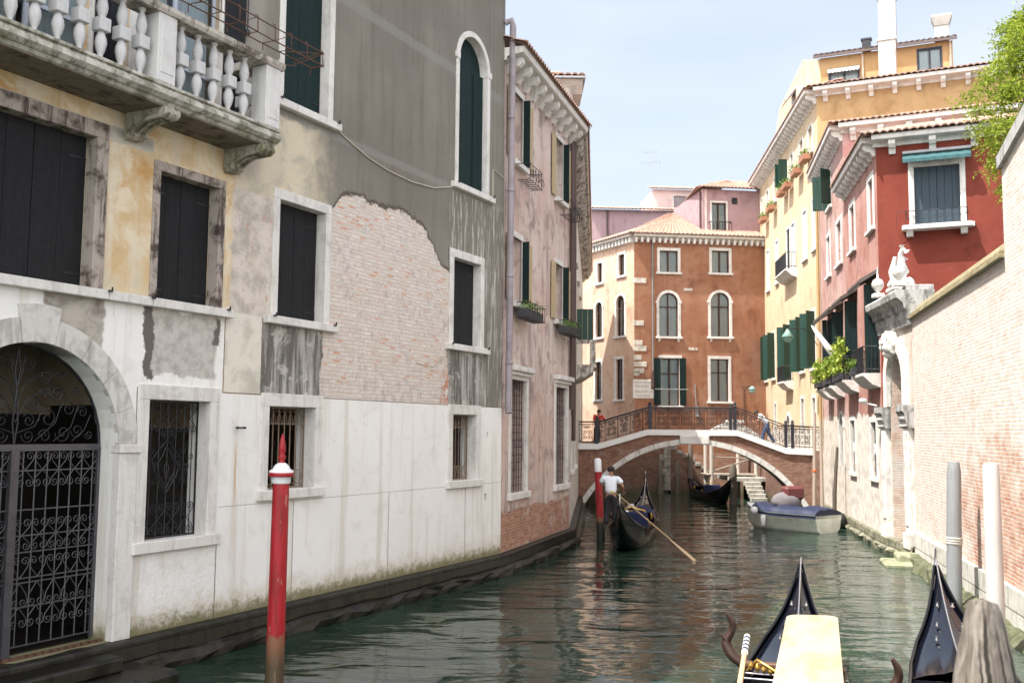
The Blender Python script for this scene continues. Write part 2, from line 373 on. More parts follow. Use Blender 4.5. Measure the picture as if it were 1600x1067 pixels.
def m_tiles():
    s = NT('clay_roof_tiles', .85, .2); s2 = s.N('ShaderNodeTexVoronoi'); s.L(s.scl(s.co, (4.5, 2.6, 2.6)), s2.inputs['Vector']); s2.inputs['Scale'].default_value = 1
    c = s.ramp(s.math('FRACT', s.math('MULTIPLY', s.noise(3.3, 2), 7.)), [(0, (.44, .24, .18)), (.35, (.58, .41, .34)), (.7, (.36, .2, .14)), (1, (.6, .48, .4))])
    c = s.mix(s.mr(s.noise(1.2, 5), .5, .75, 0, .6), c, (.3, .24, .19)); c = s.mix(s.mr(s2.outputs['Distance'], 0, .9, .35, 0), c, (.2, .1, .07))
    return s.done(c, s.bump(s.noise(20, 3), .3, .01))
TILE = m_tiles()

def gray_wall_mat():
    s = NT('peeling_grey_and_ochre_wall', .9, .2); x, z = s.x, s.z
    wob = s.noise(1.6, 7, .68); wob2 = s.noise(3.7, 6, .7, v=s.scl(s.co, (1, 1, 1.3)))
    xw = s.math('MULTIPLY_ADD', s.math('SUBTRACT', wob, .5), .5, x); zw = s.math('MULTIPLY_ADD', s.math('SUBTRACT', wob2, .5), .42, z)
    big = s.noise(.5, 5, .6); med = s.noise(2., 7, .64, dist=.5); st = s.noise(1., 6, .62, k=(3.4, 3, .22)); st2 = s.noise(1., 6, .7, k=(11, 3, .8)); fine = s.noise(45, 3)
    # upper grey render
    g = s.mix(s.mr(big, .35, .7), (.178, .162, .14), (.225, .207, .178)); g = s.mix(s.mr(st, .46, .66, 0, .45), g, (.13, .115, .098)); g = s.mix(s.mr(s.noise(1.1, 8, .75), .52, .66, 0, .4), g, (.21, .195, .17)); g = s.mix(s.mr(st2, .52, .74, 0, .5), g, (.25, .235, .2))
    for za, zb in ((9.02, 9.18), (11.8, 12.02)): g = s.mix(s.mul(s.inside(s.math('MULTIPLY_ADD', s.math('SUBTRACT', wob, .5), .12, z), za, zb, .03), .55), g, (.25, .24, .225))
    g = s.mix(s.mul(s.inside(x, 11.3, 11.34, .02), .5), g, (.12, .11, .1))
    # pale ochre band between 7.7 and 9.1 fading into the grey
    cream = s.mix(s.mr(med, .42, .7), (.6, .53, .4), (.42, .385, .32)); fx = s.mr(s.math('MULTIPLY_ADD', wob, 1.6, x), 4.6, 5.9, 1, 0); fz = s.mr(zw, 9.02, 9.12, 1, 0)
    g = s.mix(s.mul(fx, fz), g, cream)
    low = s.mul(s.mr(z, 9.0, 9.1, 1, 0), s.mr(x, 9.0, 9.5)); g = s.mix(s.mul(low, s.mr(st2, .5, .62), .75), g, (.56, .55, .5))
    g = s.mix(s.mul(s.inside(x, 2.25, 2.85, .12), s.mr(z, 7.4, 8.2), .55), g, (.33, .3, .27))
    # ochre bay at the left
    o = s.mix(s.mr(med, .4, .62), (.6, .44, .25), (.72, .62, .46)); o = s.mix(s.mr(s.noise(1.2, 6, .7, dist=.8), .54, .66, 0, .85), o, (.54, .3, .11)); o = s.mix(s.mr(st, .45, .62, 0, .6), o, (.67, .6, .5))
    o = s.mix(s.mul(s.mr(zw, 5.4, 6.3, 1, 0), s.mr(med, .4, .7, 0, .6)), o, (.3, .28, .17)); o = s.mix(s.mr(s.noise(3, 7, .75), .58, .74, 0, .7), o, (.36, .26, .16))
    o = s.mix(s.mul(s.mr(st2, .55, .68), s.mr(s.noise(.9, 4), .45, .6), .6), o, (.33, .25, .18))
    c = s.mix(s.mul(s.mr(xw, 2.1, 2.3, 1, 0), s.mr(z, 9.6, 10.4, 1, .25)), g, o)
    # stone band at lintel height, left bay
    c = s.mix(s.mul(s.inside(z, 7.62, 7.84, .01), s.mr(x, .45, .5, 1, 0)), c, s.mix(s.mr(med, .4, .7), (.6, .57, .5), (.36, .33, .29)))
    # grey-streaked panels under the windows
    st3 = s.noise(1., 7, .7, k=(5, 3, .55)); p = s.mix(s.mr(s.math('ADD', s.mul(st2, .4), s.mul(st3, .6)), .44, .58), (.13, .12, .11), (.4, .385, .36)); p = s.mix(s.mr(s.noise(2.4, 8, .75, dist=.6), .52, .62, 0, .8), p, (.5, .48, .44)); p = s.mix(s.mul(s.mr(st2, .6, .64), .8), p, (.66, .65, .61))
    c = s.mix(s.mx(s.box(x, z, 3.02, 4.78, 4.1, 5.4, .03), s.box(xw, z, 9.2, 10.9, 4.1, 7.7, .05)), c, p)
    pc = s.mix(s.mr(med, .45, .65), (.68, .64, .56), (.5, .465, .4)); c = s.mix(s.box(x, z, 2.14, 3.02, 4.1, 5.5, .01), c, pc)
    # whitewashed bricks showing where the render fell off
    bc, bf = s.brick(.25, .078, .013, ((.6, .5, .43), (.7, .65, .6), (.55, .5, .46)))
    bb = s.N('ShaderNodeTexBrick'); s.L(s.vec(s.x, s.z, 0.), bb.inputs['Vector']); bb.inputs['Scale'].default_value = 1; bb.inputs['Brick Width'].default_value = .25; bb.inputs['Row Height'].default_value = .078; bb.inputs['Bias'].default_value = -.5
    bb.inputs[1].default_value = (0, 0, 0, 1); bb.inputs[2].default_value = (1, 1, 1, 1); bb.inputs[3].default_value = (0, 0, 0, 1)
    red = s.mul(s.mr(bb.outputs['Color'], .16, .3), s.mr(s.noise(1.1, 6, .7), .47, .53)); bc = s.mix(red, bc, s.mix(s.noise(9, 3), (.5, .22, .13), (.62, .4, .28)))
    bc = s.mix(s.mx(s.mr(s.noise(1.25, 8, .75), .47, .55, 0, .9), s.mr(x, 4.2, 3.6, 0, .9)), bc, s.mix(s.mr(s.noise(6, 6, .7), .4, .65), (.66, .6, .555), (.44, .39, .355)))
    bc = s.mix(s.mr(s.noise(2.6, 7, .75), .6, .68, 0, .6), bc, (.36, .32, .29))
    edge_red = s.mul(s.mr(s.math('MULTIPLY_ADD', s.noise(2.2, 7, .75), 1.6, x), 9.5, 10.1), s.mr(zw, 5.2, 4.4), s.mr(s.noise(7, 3), .45, .5)); bc = s.mix(s.mul(edge_red, .9), bc, (.46, .17, .09))
    cur = s.curve(xw, [(4.7, 7.5), (4.95, 7.75), (5.3, 8.05), (5.7, 8.12), (6.4, 8.05), (7.3, 8.12), (7.8, 8.02), (8.2, 7.9), (8.55, 7.55), (8.9, 7.2), (9.3, 7.1)], 4.7, 9.3, 4., 9.)
    rim = s.math('SUBTRACT', cur, zw); A = s.mul(s.mr(rim, -.02, .02), s.inside(xw, 4.66, 9.28, .03), s.mr(z, 4.08, 4.1))
    B = s.mul(s.inside(xw, 2.2, 3.2, .03), s.inside(z, 5.42, 7.5, .02)); br = A
    c = s.mix(B, c, s.mix(s.mr(s.noise(2.2, 7, .72), .42, .6), (.62, .56, .5), (.42, .375, .33))); c = s.mix(s.mul(B, s.mr(s.noise(5, 5), .6, .64), .8), c, (.5, .33, .26))
    c = s.mix(s.mul(s.inside(rim, -.07, .01, .02), s.inside(xw, 4.66, 9.28, .03)), c, (.1, .085, .07)); c = s.mix(br, c, bc)
    # white washed base courses
    wcol = s.mix(s.mr(big, .3, .7), (.76, .75, .73), (.81, .80, .785)); wcol = s.mix(s.mr(med, .5, .68, 0, .35), wcol, (.58, .56, .52)); wcol = s.mix(s.mr(st, .5, .66, 0, .55), wcol, (.56, .51, .43)); wcol = s.mix(s.mr(s.noise(2.4, 8, .78), .6, .66, 0, .4), wcol, (.45, .42, .38)); wcol = s.mix(s.mul(s.mr(st2, .6, .72), s.mr(z, 3.2, 4.0), .45), wcol, (.4, .37, .33))
    f1 = s.mr(z, 4.07, 4.09, 1, 0); f2 = s.mul(s.mr(x, 2.1, 2.13, 1, 0), s.mr(z, 5.4, 5.42, 1, 0)); wm = s.mx(f1, f2); c = s.mix(wm, c, wcol); c = s.mix(s.mul(f1, s.mr(s.noise(3.3, 8, .8), .68, .71), .8), c, (.3, .27, .24))
    # bare grey panel and torn paint left of it
    pan = s.box(xw, zw, .62, 1.92, 4.3, 5.32, .03); c = s.mix(pan, c, s.mix(s.mr(s.noise(5, 6, .7), .4, .7), (.52, .49, .46), (.33, .305, .28)))
    c = s.mix(s.mx(s.box(xw, zw, .44, .62, 4.2, 5.4, .02), s.mul(s.inside(s.math('ADD', xw, s.mul(s.math('SUBTRACT', z, 4.9), -.12)), 1.86, 1.98, .02), s.inside(zw, 4.85, 5.3, .03))), c, (.14, .12, .11))
    c = s.mix(s.mul(s.inside(xw, -1.3, -.28, .03), s.mr(z, 4.4, 4.5), s.mr(z, 5.4, 5.42, 1, 0)), c, s.mix(s.mr(med, .4, .65), (.45, .41, .36), (.2, .18, .16)))
    c = s.mix(s.mul(s.mr(st2, .62, .66), s.inside(x, -.25, .35, .1), s.inside(z, 3.2, 5.3, .3), .9), c, (.2, .18, .16))
    # rust stain under the iron peg, joints between slabs
    c = s.mix(s.mul(s.inside(s.math('MULTIPLY_ADD', s.math('SUBTRACT', wob2, .5), .05, x), 2.445, 2.49, .012), s.inside(z, 2.35, 3.2, .25), .6), c, (.5, .28, .1))
    j = None
    for u, z0, z1 in ((2.09, .5, 1.75), (3.98, .5, 2.25), (6.99, .5, 2.22), (10.14, .5, 2.22), (2.12, 4.1, 5.4), (3.02, 4.1, 5.4), (.36, 3.2, 4.1)):
        q = s.mul(s.inside(s.math('MULTIPLY_ADD', s.math('SUBTRACT', wob2, .5), .035, x), u - .009, u + .009, .005), s.inside(z, z0, z1, .01)); j = q if j is None else s.mx(j, q)
    q = s.mul(s.inside(z, 2.235, 2.247, .005), s.mr(x, 2.1, 2.12), .5); j = s.mx(j, q); q = s.mul(s.inside(z, 4.075, 4.09, .006), s.mr(x, 2.1, 2.12)); j = s.mx(j, q)
    c = s.mix(s.mul(j, .85), c, (.12, .1, .08))
    # damp and algae at the foot
    al = s.mr(s.math('MULTIPLY_ADD', s.noise(3, 7, .75), .9, z), .98, 1.5, 1, 0); c = s.mix(s.mul(al, .55), c, (.42, .34, .19))
    al = s.mr(s.math('MULTIPLY_ADD', s.noise(6, 7, .8), .7, z), .88, 1.12, 1, 0); c = s.mix(s.mul(al, .85), c, (.13, .125, .05))
    rough_patch = s.box(x, z, .35, 2.08, .5, 1.6, .03)
    h = s.math('ADD', s.mul(med, .35), s.mul(fine, .3)); h = s.math('ADD', h, s.mul(s.noise(14, 5, .6), s.math('MULTIPLY_ADD', rough_patch, 1.6, .15)))
    h = s.math('SUBTRACT', h, s.mul(br, s.math('MULTIPLY_ADD', bf, .9, 1.3))); h = s.math('SUBTRACT', h, s.mul(j, 1.2))
    return s.done(c, s.bump(h, .6, .016))

# ------------------------------------------------------------ ironwork helpers
def spiral(mb, cx, cz, r, y, a0, turns=1.35, sgn=1, tr=.007, n=18):
    pts = []
    for i in range(n + 1):
        t = i / n; a = a0 + sgn * turns * 2 * math.pi * t; q = r * (1 - .82 * t); pts.append((cx + q * math.cos(a), y, cz + q * math.sin(a)))
    mb.tube(pts, tr, 4, False); return mb
def heart_row(mb, u0, u1, z0, z1, n, y, up=True, tr=.008):
    w = (u1 - u0) / n; h = z1 - z0
    for i in range(n):
        c = u0 + (i + .5) * w; r = min(w * .235, h * .3)
        for sg in (-1, 1):
            cx = c + sg * w * .25; cz = (z1 - r) if up else (z0 + r); zb = z0 if up else z1; k = 1 if up else -1
            mb.tube([(c, y, zb), (c + sg * w * .1, y, zb + k * h * .12), (c + sg * w * .42, y, zb + k * h * .5), (cx + sg * r * .98, y, cz)], tr, 4, False)
            spiral(mb, cx, cz, r, y, 0 if sg > 0 else math.pi, 1.3, sg * k, tr, 14)
def bars(mb, u0, u1, z0, z1, n, y, r=.009, seg=5):
    for i in range(n): u = u0 + (i + .5) * (u1 - u0) / n; mb.tube([(u, y, z0), (u, y, z1)], r, seg)

def tiles(mb, P00, P10, P01, P11, per=.21, row=.36, hump=.055):
    """corrugated clay roof between eave P00-P10 and upper edge P01-P11"""
    P00, P10, P01, P11 = map(Vector, (P00, P10, P01, P11)); L = max((P10 - P00).length, (P11 - P01).length); nrm = (P10 - P00).cross(P01 - P00).normalized()
    if nrm.z < 0: nrm = -nrm
    nc = max(2, int(L / per)); nr = max(1, int((P01 - P00).length / row)); sub = 6; rows = []
    for j in range(nr):
        for e in (0, 1):
            t = (j + e) / nr; line = []
            for i in range(nc * sub + 1):
                q = i / (nc * sub); ph = (i % sub) / sub; hh = abs(math.sin(math.pi * ph)) * hump
                jit = .012 * mnoise.noise(Vector((i // sub * 1.7, j * 2.3, L)))
                a = P00.lerp(P10, q).lerp(P01.lerp(P11, q), t); line.append(a + nrm * (hh + .03 * (1 - e) + jit))
            rows.append(line)
    mb.grid(rows, True, flip=(P10 - P00).cross(P01 - P00).z < 0)
    # thickness at the eave: round tile ends
    n = (P01 - P00).normalized(); line = rows[0]; mb.grid([[p - nrm * .05 for p in line], line], False)
    mb.add([P00 - nrm * .045, P10 - nrm * .045, P11 - nrm * .045, P01 - nrm * .045], [(0, 3, 2, 1)], False); return mb

def cornice(fr, u0, u1, z, pr=.55, every=.62, bw=.16, bh=.2, mat=None, name='cornice', side=None, dent=False):
    mb = MB()
    prof = [(0.02, z - .02), (-.06, z - .02), (-.08, z + .06), (-pr * .3, z + .1), (-pr * .9, z + .13), (-pr, z + .15), (-pr - .03, z + .3), (.02, z + .3)]
    mb.prism(prof, u0, u1, 'x')
    n = max(1, int((u1 - u0) / every))
    for i in range(n):
        u = u0 + (i + .5) * (u1 - u0) / n
        if dent: mb.bev(u - bw / 2, u + bw / 2, -pr * .75, 0, z - bh, z + .095, .01)
        else: mb.prism([(0, z + .1), (0, z - bh), (-.08, z - bh - .01), (-pr * .35, z - bh * .5), (-pr * .62, z - bh * .42), (-pr * .82, z - .02), (-pr * .82, z + .11)], u - bw / 2, u + bw / 2, 'x')
    return fr.part(name, mb, mat or STONE)

def plants(mb, u0, u1, y0, y1, z0, z1, n=120, sz=.07, droop=0):
    for i in range(n):
        u = random.uniform(u0, u1); y = random.uniform(y0, y1); t = random.random() ** .8
        base = Vector((u, y, z0)); tip = Vector((u + random.gauss(0, .1), y + random.gauss(0, .09), z0 + (z1 - z0) * t * (1 - droop * random.random() * 1.6)))
        c = base.lerp(tip, random.uniform(.6, 1)); d = Vector((random.gauss(0, 1), random.gauss(0, 1), random.gauss(.4, .8))).normalized(); e = d.orthogonal().normalized(); s_ = sz * random.uniform(.5, 1.3)
        mb.add([c - d * s_, c + e * s_ * .4, c + d * s_, c - e * s_ * .4], [(0, 1, 2, 3)], False)
    return mb

# ================================================================= GREY HOUSE
G = Fr((-5.654, 14.302), (-.3005, 24.8245), 'plastered_house', 'tall grey and ochre house with balcony, white base and peeling brick patch, nearest on left', 'building')
GW = gray_wall_mat()
WZ = (5.42, 7.6)
holes = [(-2.75, .05, .45, 4.62, True), (.58, 1.84, 1.83, 3.93), (3.24, 4.52, 2.45, 3.9), (9.5, 10.62, 2.36, 3.88),
         (-2.25, -.56, 5.42, 7.6), (.62, 1.88, 5.42, 7.4), (3.36, 4.68, 5.45, 7.55), (9.45, 10.75, 5.47, 7.5),
         (3.36, 4.66, 9.32, 12.6), (9.58, 10.98, 9.24, 13.0, True), (.05, 1.8, 8.32, 11.2), (-2.6, -.75, 8.32, 11.2), (-5.4, -3.4, 5.42, 7.6),
         (11.16, 11.24, 3.36, 3.48), (11.08, 11.2, 1.84, 2.0)]
G.part('wall', wall(MB(), -6.5, 11.93, .5, 17.0, holes, .42, 9), GW)
mb = MB(); cornice(G, -6.5, 11.93, 16.8, .5)
mb.box(-6.5, 11.93, -.05, .02, 7.86, 7.87); mb = MB(); tiles(mb, (-6.6, -.6, 17.12), (12.0, -.6, 17.12), (-6.6, 5, 19), (12.0, 5, 19)); G.part('roof', mb, TILE)
# inner wall seen through the lunette
mb = MB(); mb.box(-5, 4, 2.4, 2.5, 3.5, 5.2); mb.box(.55, .65, .45, 2.39, 3.85, 5.2); G.part('inner_wall', mb, m_plaster('tan_inner_plaster', (.42, .34, .24)))
mb = MB(); mb.box(-5, .64, 2.1, 2.39, .53, 3.7); mb.box(.55, .65, .45, 2.09, .53, 3.84); mb.box(-5, .54, .45, 2.09, .45, .52); G.part('hall_shade', mb, m_paint('hall_shade_black', (.012, .01, .008), .5, .4, wood=True))  # lower hall walls and floor painted near-black for the shade behind the gate

# gate surround, voussoirs
mb = MB(); n = 9; a, b, zt, r = -2.75, .05, 3.22, 1.4
for i in range(n):
    t0 = math.pi * i / n + .0025; t1 = math.pi * (i + 1) / n - .0025; k = 5; rr = .33 if i != 4 else .5
    P = [(-1.35 - (r - .004) * math.cos(t0 + (t1 - t0) * j / k), zt + (r - .004) * math.sin(t0 + (t1 - t0) * j / k)) for j in range(k + 1)]
    Q = [(-1.35 - (r + rr) * math.cos(t0 + (t1 - t0) * j / k), zt + (r + rr) * math.sin(t0 + (t1 - t0) * j / k)) for j in range(k, -1, -1)]
    mb.prism(P + Q, -.022 if i != 4 else -.04, .06)
gs = G.part('gate_surround', mb, m_stone('arch_stone', (.6, .58, .55), (.2, .18, .16), .45, .5))
for q in (.046, -3.07): G.part('jamb', MB().bev(q, q + .324, -.05, .1, .5, 3.145, .008).bev(q - .016, q + .374 if q > 0 else q + .34, -.08, .12, 3.14, 3.26, .01), STONE, gs)
# the gate
y = .36; mb = MB(); U0, U1 = -2.72, .02
for q in (U0, U1): mb.box(q - .025, q + .025, y - .02, y + .02, .55, 3.22)
mb.box(U0, U1, y - .03, y + .03, 3.18, 3.27)
for zz in (2.92, 2.4, 2.06, 1.84, 1.5, 1.44, 1.12, .62): mb.box(U0, U1, y - .008, y + .008, zz - .009, zz + .009)
mb.box(-1.41, -1.29, y - .05, y + .03, .5, 3.2)
for h0, h1 in ((U0, -1.41), (-1.29, U1)):
    bars(mb, h0, h1, .62, 3.2, 7, y, .011); heart_row(mb, h0, h1, 2.93, 3.17, 5, y, True); heart_row(mb, h0, h1, 2.7, 2.93, 5, y, False)
    heart_row(mb, h0, h1, 2.06, 2.28, 5, y, True); heart_row(mb, h0, h1, 1.86, 2.06, 5, y, False); heart_row(mb, h0, h1, 1.5, 1.78, 5, y, True); heart_row(mb, h0, h1, 1.12, 1.44, 5, y, False); heart_row(mb, h0, h1, .85, 1.12, 5, y, False)
gate = G.part('gate', mb, IRONG)
mb = MB(); P = arc_pts(-1.35, 3.24, 1.37, 24); mb.tube([(p[0], y, p[1]) for p in P], .022, 5)
cx, cz = -1.35, 3.26
mb.tube([(cx, y, cz), (cx - .04, y, cz + .3), (cx, y, cz + .75), (cx + .04, y, cz + 1.0), (cx, y, cz + 1.3)], .014, 4); mb.tube([(cx, y, cz), (cx + .04, y, cz + .3), (cx, y, cz + .75), (cx - .04, y, cz + 1.0), (cx, y, cz + 1.3)], .014, 4)
for sg in (-1, 1):
    for dx, dz, rr, a0, k in ((.17, 1.12, .12, 3.1, 1), (.25, .58, .13, 3.3, 1), (.2, .33, .1, 2.6, -1), (.42, .93, .11, 3.2, 1), (.5, .36, .15, 3.4, -1), (.62, .72, .12, 2.8, 1), (.75, .16, .13, 3.1, 1), (.82, .5, .12, 3., -1), (.98, .2, .11, 3.1, 1), (1.06, .46, .09, 3.1, -1), (.2, .12, .1, 3., 1), (.46, .12, .1, 3.0, -1), (.68, .98, .07, 3, 1), (.92, .76, .08, 3., 1), (1.18, .14, .07, 3, 1), (.4, .7, .07, 3, -1)):
        spiral(mb, cx + sg * dx, cz + dz, rr, y, a0 if sg > 0 else math.pi - a0, 1.5, sg * k, .009)
    for pts in (((0, .5), (.1, .8), (.35, .98), (.6, 1.0)), ((0, .3), (.15, .6), (.5, .8), (.8, .72)), ((0, .15), (.3, .25), (.42, .5), (.35, .62)), ((.3, .05), (.62, .3), (.7, .55)), ((.6, .05), (.88, .25), (.98, .55)), ((0, .75), (.08, 1.0), (.1, 1.2)), ((.9, .05), (1.1, .2), (1.2, .42))):
        mb.tube([(cx + sg * p[0], y, cz + p[1]) for p in pts], .009, 4)
G.part('lunette_grille', mb, IRON)
mb = MB(); mb.box(U0, U1, .12, .16, .3, .34); mb.box(U0, U1, .12, .16, .5, .54)
for i in range(22): q = U0 + .06 + i * .122; mb.box(q, q + .04, .12, .15, .3, .54)
G.part('threshold_grating', mb, RUST)

def shut_window(fr, u0, u1, z0, z1, fw=.14, arch=False, mat=None, fmat=None, y=.2, s_ext=.16, planks=3, hinge=True, open_r=False):
    mb = MB(); ring(mb, u0, u1, z0, z1, fw, .03, arch, depth=y); f = fr.part('window', mb, fmat or STONE)
    if s_ext: fr.part('sill', sill(MB(), u0, u1, z0, s_ext + fw, .13, .13), STONE, f)
    uc = (u0 + u1) / 2
    if arch:
        mb = MB(); arch_planks(mb, u0, u1, z0, z1, y, 6); fr.part('shutter', mb, mat or SHUTG, f)
        mb = MB(); leaf_shut(mb, 0, .36, z0 + .02, z1 - .75, 0, 2); 
        o = fr.part('shutter', mb, mat or SHUTG, f); o.matrix_local = Matrix.Translation((u1 - .37, y - .02, 0)) @ Matrix.Rotation(R(-12), 4, 'Z')
    else:
        for a, b in ((u0 + .005, uc - .003), (uc + .003, u1 - .005)): fr.part('shutter', leaf_shut(MB(), a, b, z0 + .01, z1, y, planks), mat or SHUT, f)
    if hinge:
        mb = MB(); H = z1 - z0
        for zz in (z0 + H * .1, z0 + H * .86) if not arch else (z0 + .3, z0 + 1.6, z0 + 2.6):
            for a, b in ((u0 + .01, u0 + .3), (u1 - .3, u1 - .01)):
                mb = MB(); mb.box(a, b, y - .008, y, zz - .014, zz + .014)
                for i in range(4): q = a + .03 + i * .075; mb.box(q - .01, q + .01, y - .014, y - .006, zz - .01, zz + .01)
                fr.part('hinge', mb, IRON, f)
        for q in (u0 - fw - .03, u1 + fw + .03): mb = MB(); mb.box(q - .03, q + .03, -.16, -.13, z0 - .01, z0 + .015); mb.box(q + .02, q + .035, -.16, -.14, z0 - .01, z0 + .06); fr.part('shutter_catch', mb, IRON, f)
    return f
shut_window(G, -5.4, -3.4, 5.42, 7.6, .16, fmat=STONE_D, s_ext=0)
JAMB = m_stone('brown_stained_stone', (.4, .35, .31), (.06, .042, .036), 1.0, 1.0)
shut_window(G, -2.25, -.56, 5.42, 7.6, .2, fmat=JAMB, s_ext=0, planks=2)
shut_window(G, .62, 1.88, 5.42, 7.4, .13, fmat=JAMB, s_ext=0, planks=2)
mb = MB(); mb.bev(-6.5, -.32, -.12, .08, 5.3, 5.435, .01); mb.bev(-.31, .48, -.12, .08, 5.3, 5.435, .01); mb.bev(.49, 2.2, -.13, .08, 5.3, 5.435, .01); G.part('sill_course', mb, STONE)
shut_window(G, 3.36, 4.68, 5.45, 7.55, .16, planks=2)
shut_window(G, 9.45, 10.75, 5.47, 7.5, .17, planks=2)
shut_window(G, 3.36, 4.66, 9.32, 12.6, .14, mat=SHUTG)
shut_window(G, 9.58, 10.98, 9.24, 13.0, .13, True, mat=SHUTG)
# ground floor grilles
def grille_win(fr, u0, u1, z0, z1, fw, fill, gm, sl_=True):
    mb = MB(); ring(mb, u0, u1, z0, z1, fw, .03, depth=.3); f = fr.part('window', mb, STONE)
    if sl_: fr.part('sill', sill(MB(), u0, u1, z0, fw + .05, .16, .1), STONE, f)
    mb = MB(); y = .24
    for q in (u0 + .01, u1 - .01): mb.box(q - .014, q + .014, y - .012, y + .012, z0, z1)
    for q in (z0 + .02, z1 - .02): mb.box(u0, u1, y - .012, y + .012, q - .014, q + .014)
    fill(mb, y); fr.part('grille', mb, gm, f); return f
def fillA(mb, y):
    u0, u1, z0, z1 = .62, 1.8, 1.86, 3.9; bars(mb, u0, u1, z0, z1, 7, y, .009)
    heart_row(mb, u0, u1, z1 - .46, z1 - .23, 4, y, False); heart_row(mb, u0, u1, z1 - .25, z1 - .02, 4, y, True); heart_row(mb, u0, u1, z0 + .02, z0 + .25, 4, y, False); heart_row(mb, u0, u1, z0 + .24, z0 + .5, 4, y, True)
    c, z = 1.2, 2.92
    for sg in (-1, 1):
        for P in (((0, .4), (.12, .3), (.3, .1), (.2, -.15), (0, -.42)), ((0, .32), (.1, .15), (.17, .05), (.16, -.1), (.05, -.25), (0, -.35)), ((0, .08), (.05, -.03), (0, -.2)), ((.0, .4), (.06, .5), (.12, .47))):
            mb.tube([(c + sg * p[0], y - .01, z + p[1]) for p in P], .01, 4)
        for dx, dz, rr in ((.1, .5, .05), (.33, .25, .07), (.42, 0, .07), (.33, -.22, .07), (.22, .05, .05), (.5, .15, .06)): spiral(mb, c + sg * dx, z + dz, rr, y - .01, 3.1 if sg > 0 else 0, 1.2, sg)
def fillB(u0, u1, z0, z1, n):
    def f(mb, y):
        bars(mb, u0, u1, z0, z1, n, y, .011); w_ = (u1 - u0) / n
        for zz in (z1 - .28, z0 + .3): mb.box(u0, u1, y - .006, y + .006, zz - .007, zz + .007)
        for i in range(n - 1):
            a = u0 + (i + .5) * w_
            for za, zb in ((z1 - .3, z1 - .04), (z0 + .3, z0 + .04)): mb.tube([(a - w_ * .4, y - .008, za), (a - w_ * .25, y - .008, (za * .4 + zb * .6)), (a + w_ * .5, y - .008, zb), (a + w_ * 1.25, y - .008, za * .4 + zb * .6), (a + w_ * 1.4, y - .008, za)], .008, 4)
    return f
grille_win(G, .58, 1.84, 1.83, 3.93, .2, fillA, IRON)
grille_win(G, 3.24, 4.52, 2.45, 3.9, .2, fillB(3.26, 4.5, 2.47, 3.88, 8), TANIRON)
grille_win(G, 9.5, 10.62, 2.36, 3.88, .2, fillB(9.52, 10.6, 2.38, 3.86, 7), TANIRON)

# balcony doors
def glass_win(fr, u0, u1, z0, z1, fw=.1, arch=False, wood=None, cur=None, y=.14, tr=.72, fmat=None, sl_=True, mull=1, brk=False, cap=False):
    mb = MB(); ring(mb, u0, u1, z0, z1, fw, .03, arch)
    if cap: mb.bev(u0 - fw - .05, u1 + fw + .05, -.1, .03, z1 + fw + .002, z1 + fw + .09, .01)
    f = fr.part('window', mb, fmat or STONE); t = .05; wood = wood or BROWN
    if sl_: fr.part('sill', sill(MB(), u0, u1, z0, fw + .08, .12, .12, brk=brk), fmat or STONE, f)
    zt = z1 - (u1 - u0) / 2 if arch else z1; mb = MB()
    for q in (u0, u1 - t): mb.box(q, q + t, y, y + .05, z0, zt)
    for i in range(mull): q = u0 + (u1 - u0) * (i + 1) / (mull + 1); mb.box(q - t * .6, q + t * .6, y - .01, y + .05, z0, z1 - .01)
    mb.box(u0 + t, u1 - t, y, y + .05, z0, z0 + t * 1.3)
    ztr = z0 + (z1 - z0) * tr if tr else None
    if tr: mb.box(u0 + t, u1 - t, y - .004, y + .05, ztr - t * .6, ztr + t * .6)
    if arch: P = arc_pts((u0 + u1) / 2, zt, (u1 - u0) / 2 - .004, 14); Q = arc_pts((u0 + u1) / 2, zt, (u1 - u0) / 2 - t, 14); [mb.prism([P[i], P[i + 1], Q[i + 1], Q[i]], y, y + .05) for i in range(14)]
    else: mb.box(u0 + t, u1 - t, y, y + .05, z1 - t, z1)
    fr.part('sash', mb, wood, f)
    mb = MB(); mb.add([(u0, y + .03, z0), (u1, y + .03, z0), (u1, y + .03, z1), (u0, y + .03, z1)], [(0, 1, 2, 3)]); fr.part('pane', mb, GLASS, f)
    if cur is not None:
        mb = MB(); n = 26
        for a, b in ((u0 + .04, (u0 + u1) / 2 - .05), ((u0 + u1) / 2 + .05, u1 - .04)):
            mb.grid([[(a + (b - a) * i / n, y + .13 + .025 * math.sin(i * 1.7) + .01 * math.sin(i * .6), zz) for i in range(n + 1)] for zz in (z0 + .03, z1 - .02)])
        fr.part('curtain', mb, cur, f)
    return f
BLUEG = m_paint('grey_blue_frame', (.42, .45, .52), .5, .2)
for a, b in ((-2.6, -.75), (.05, 1.8)):
    f = glass_win(G, a, b, 8.34, 11.2, .14, wood=BLUEG, tr=.3, sl_=False, cur=CURT)
    G.part('shutter', leaf_shut(MB(), b + .02, b + .5, 8.4, 11.1, -.07, 2), SHUT, f)

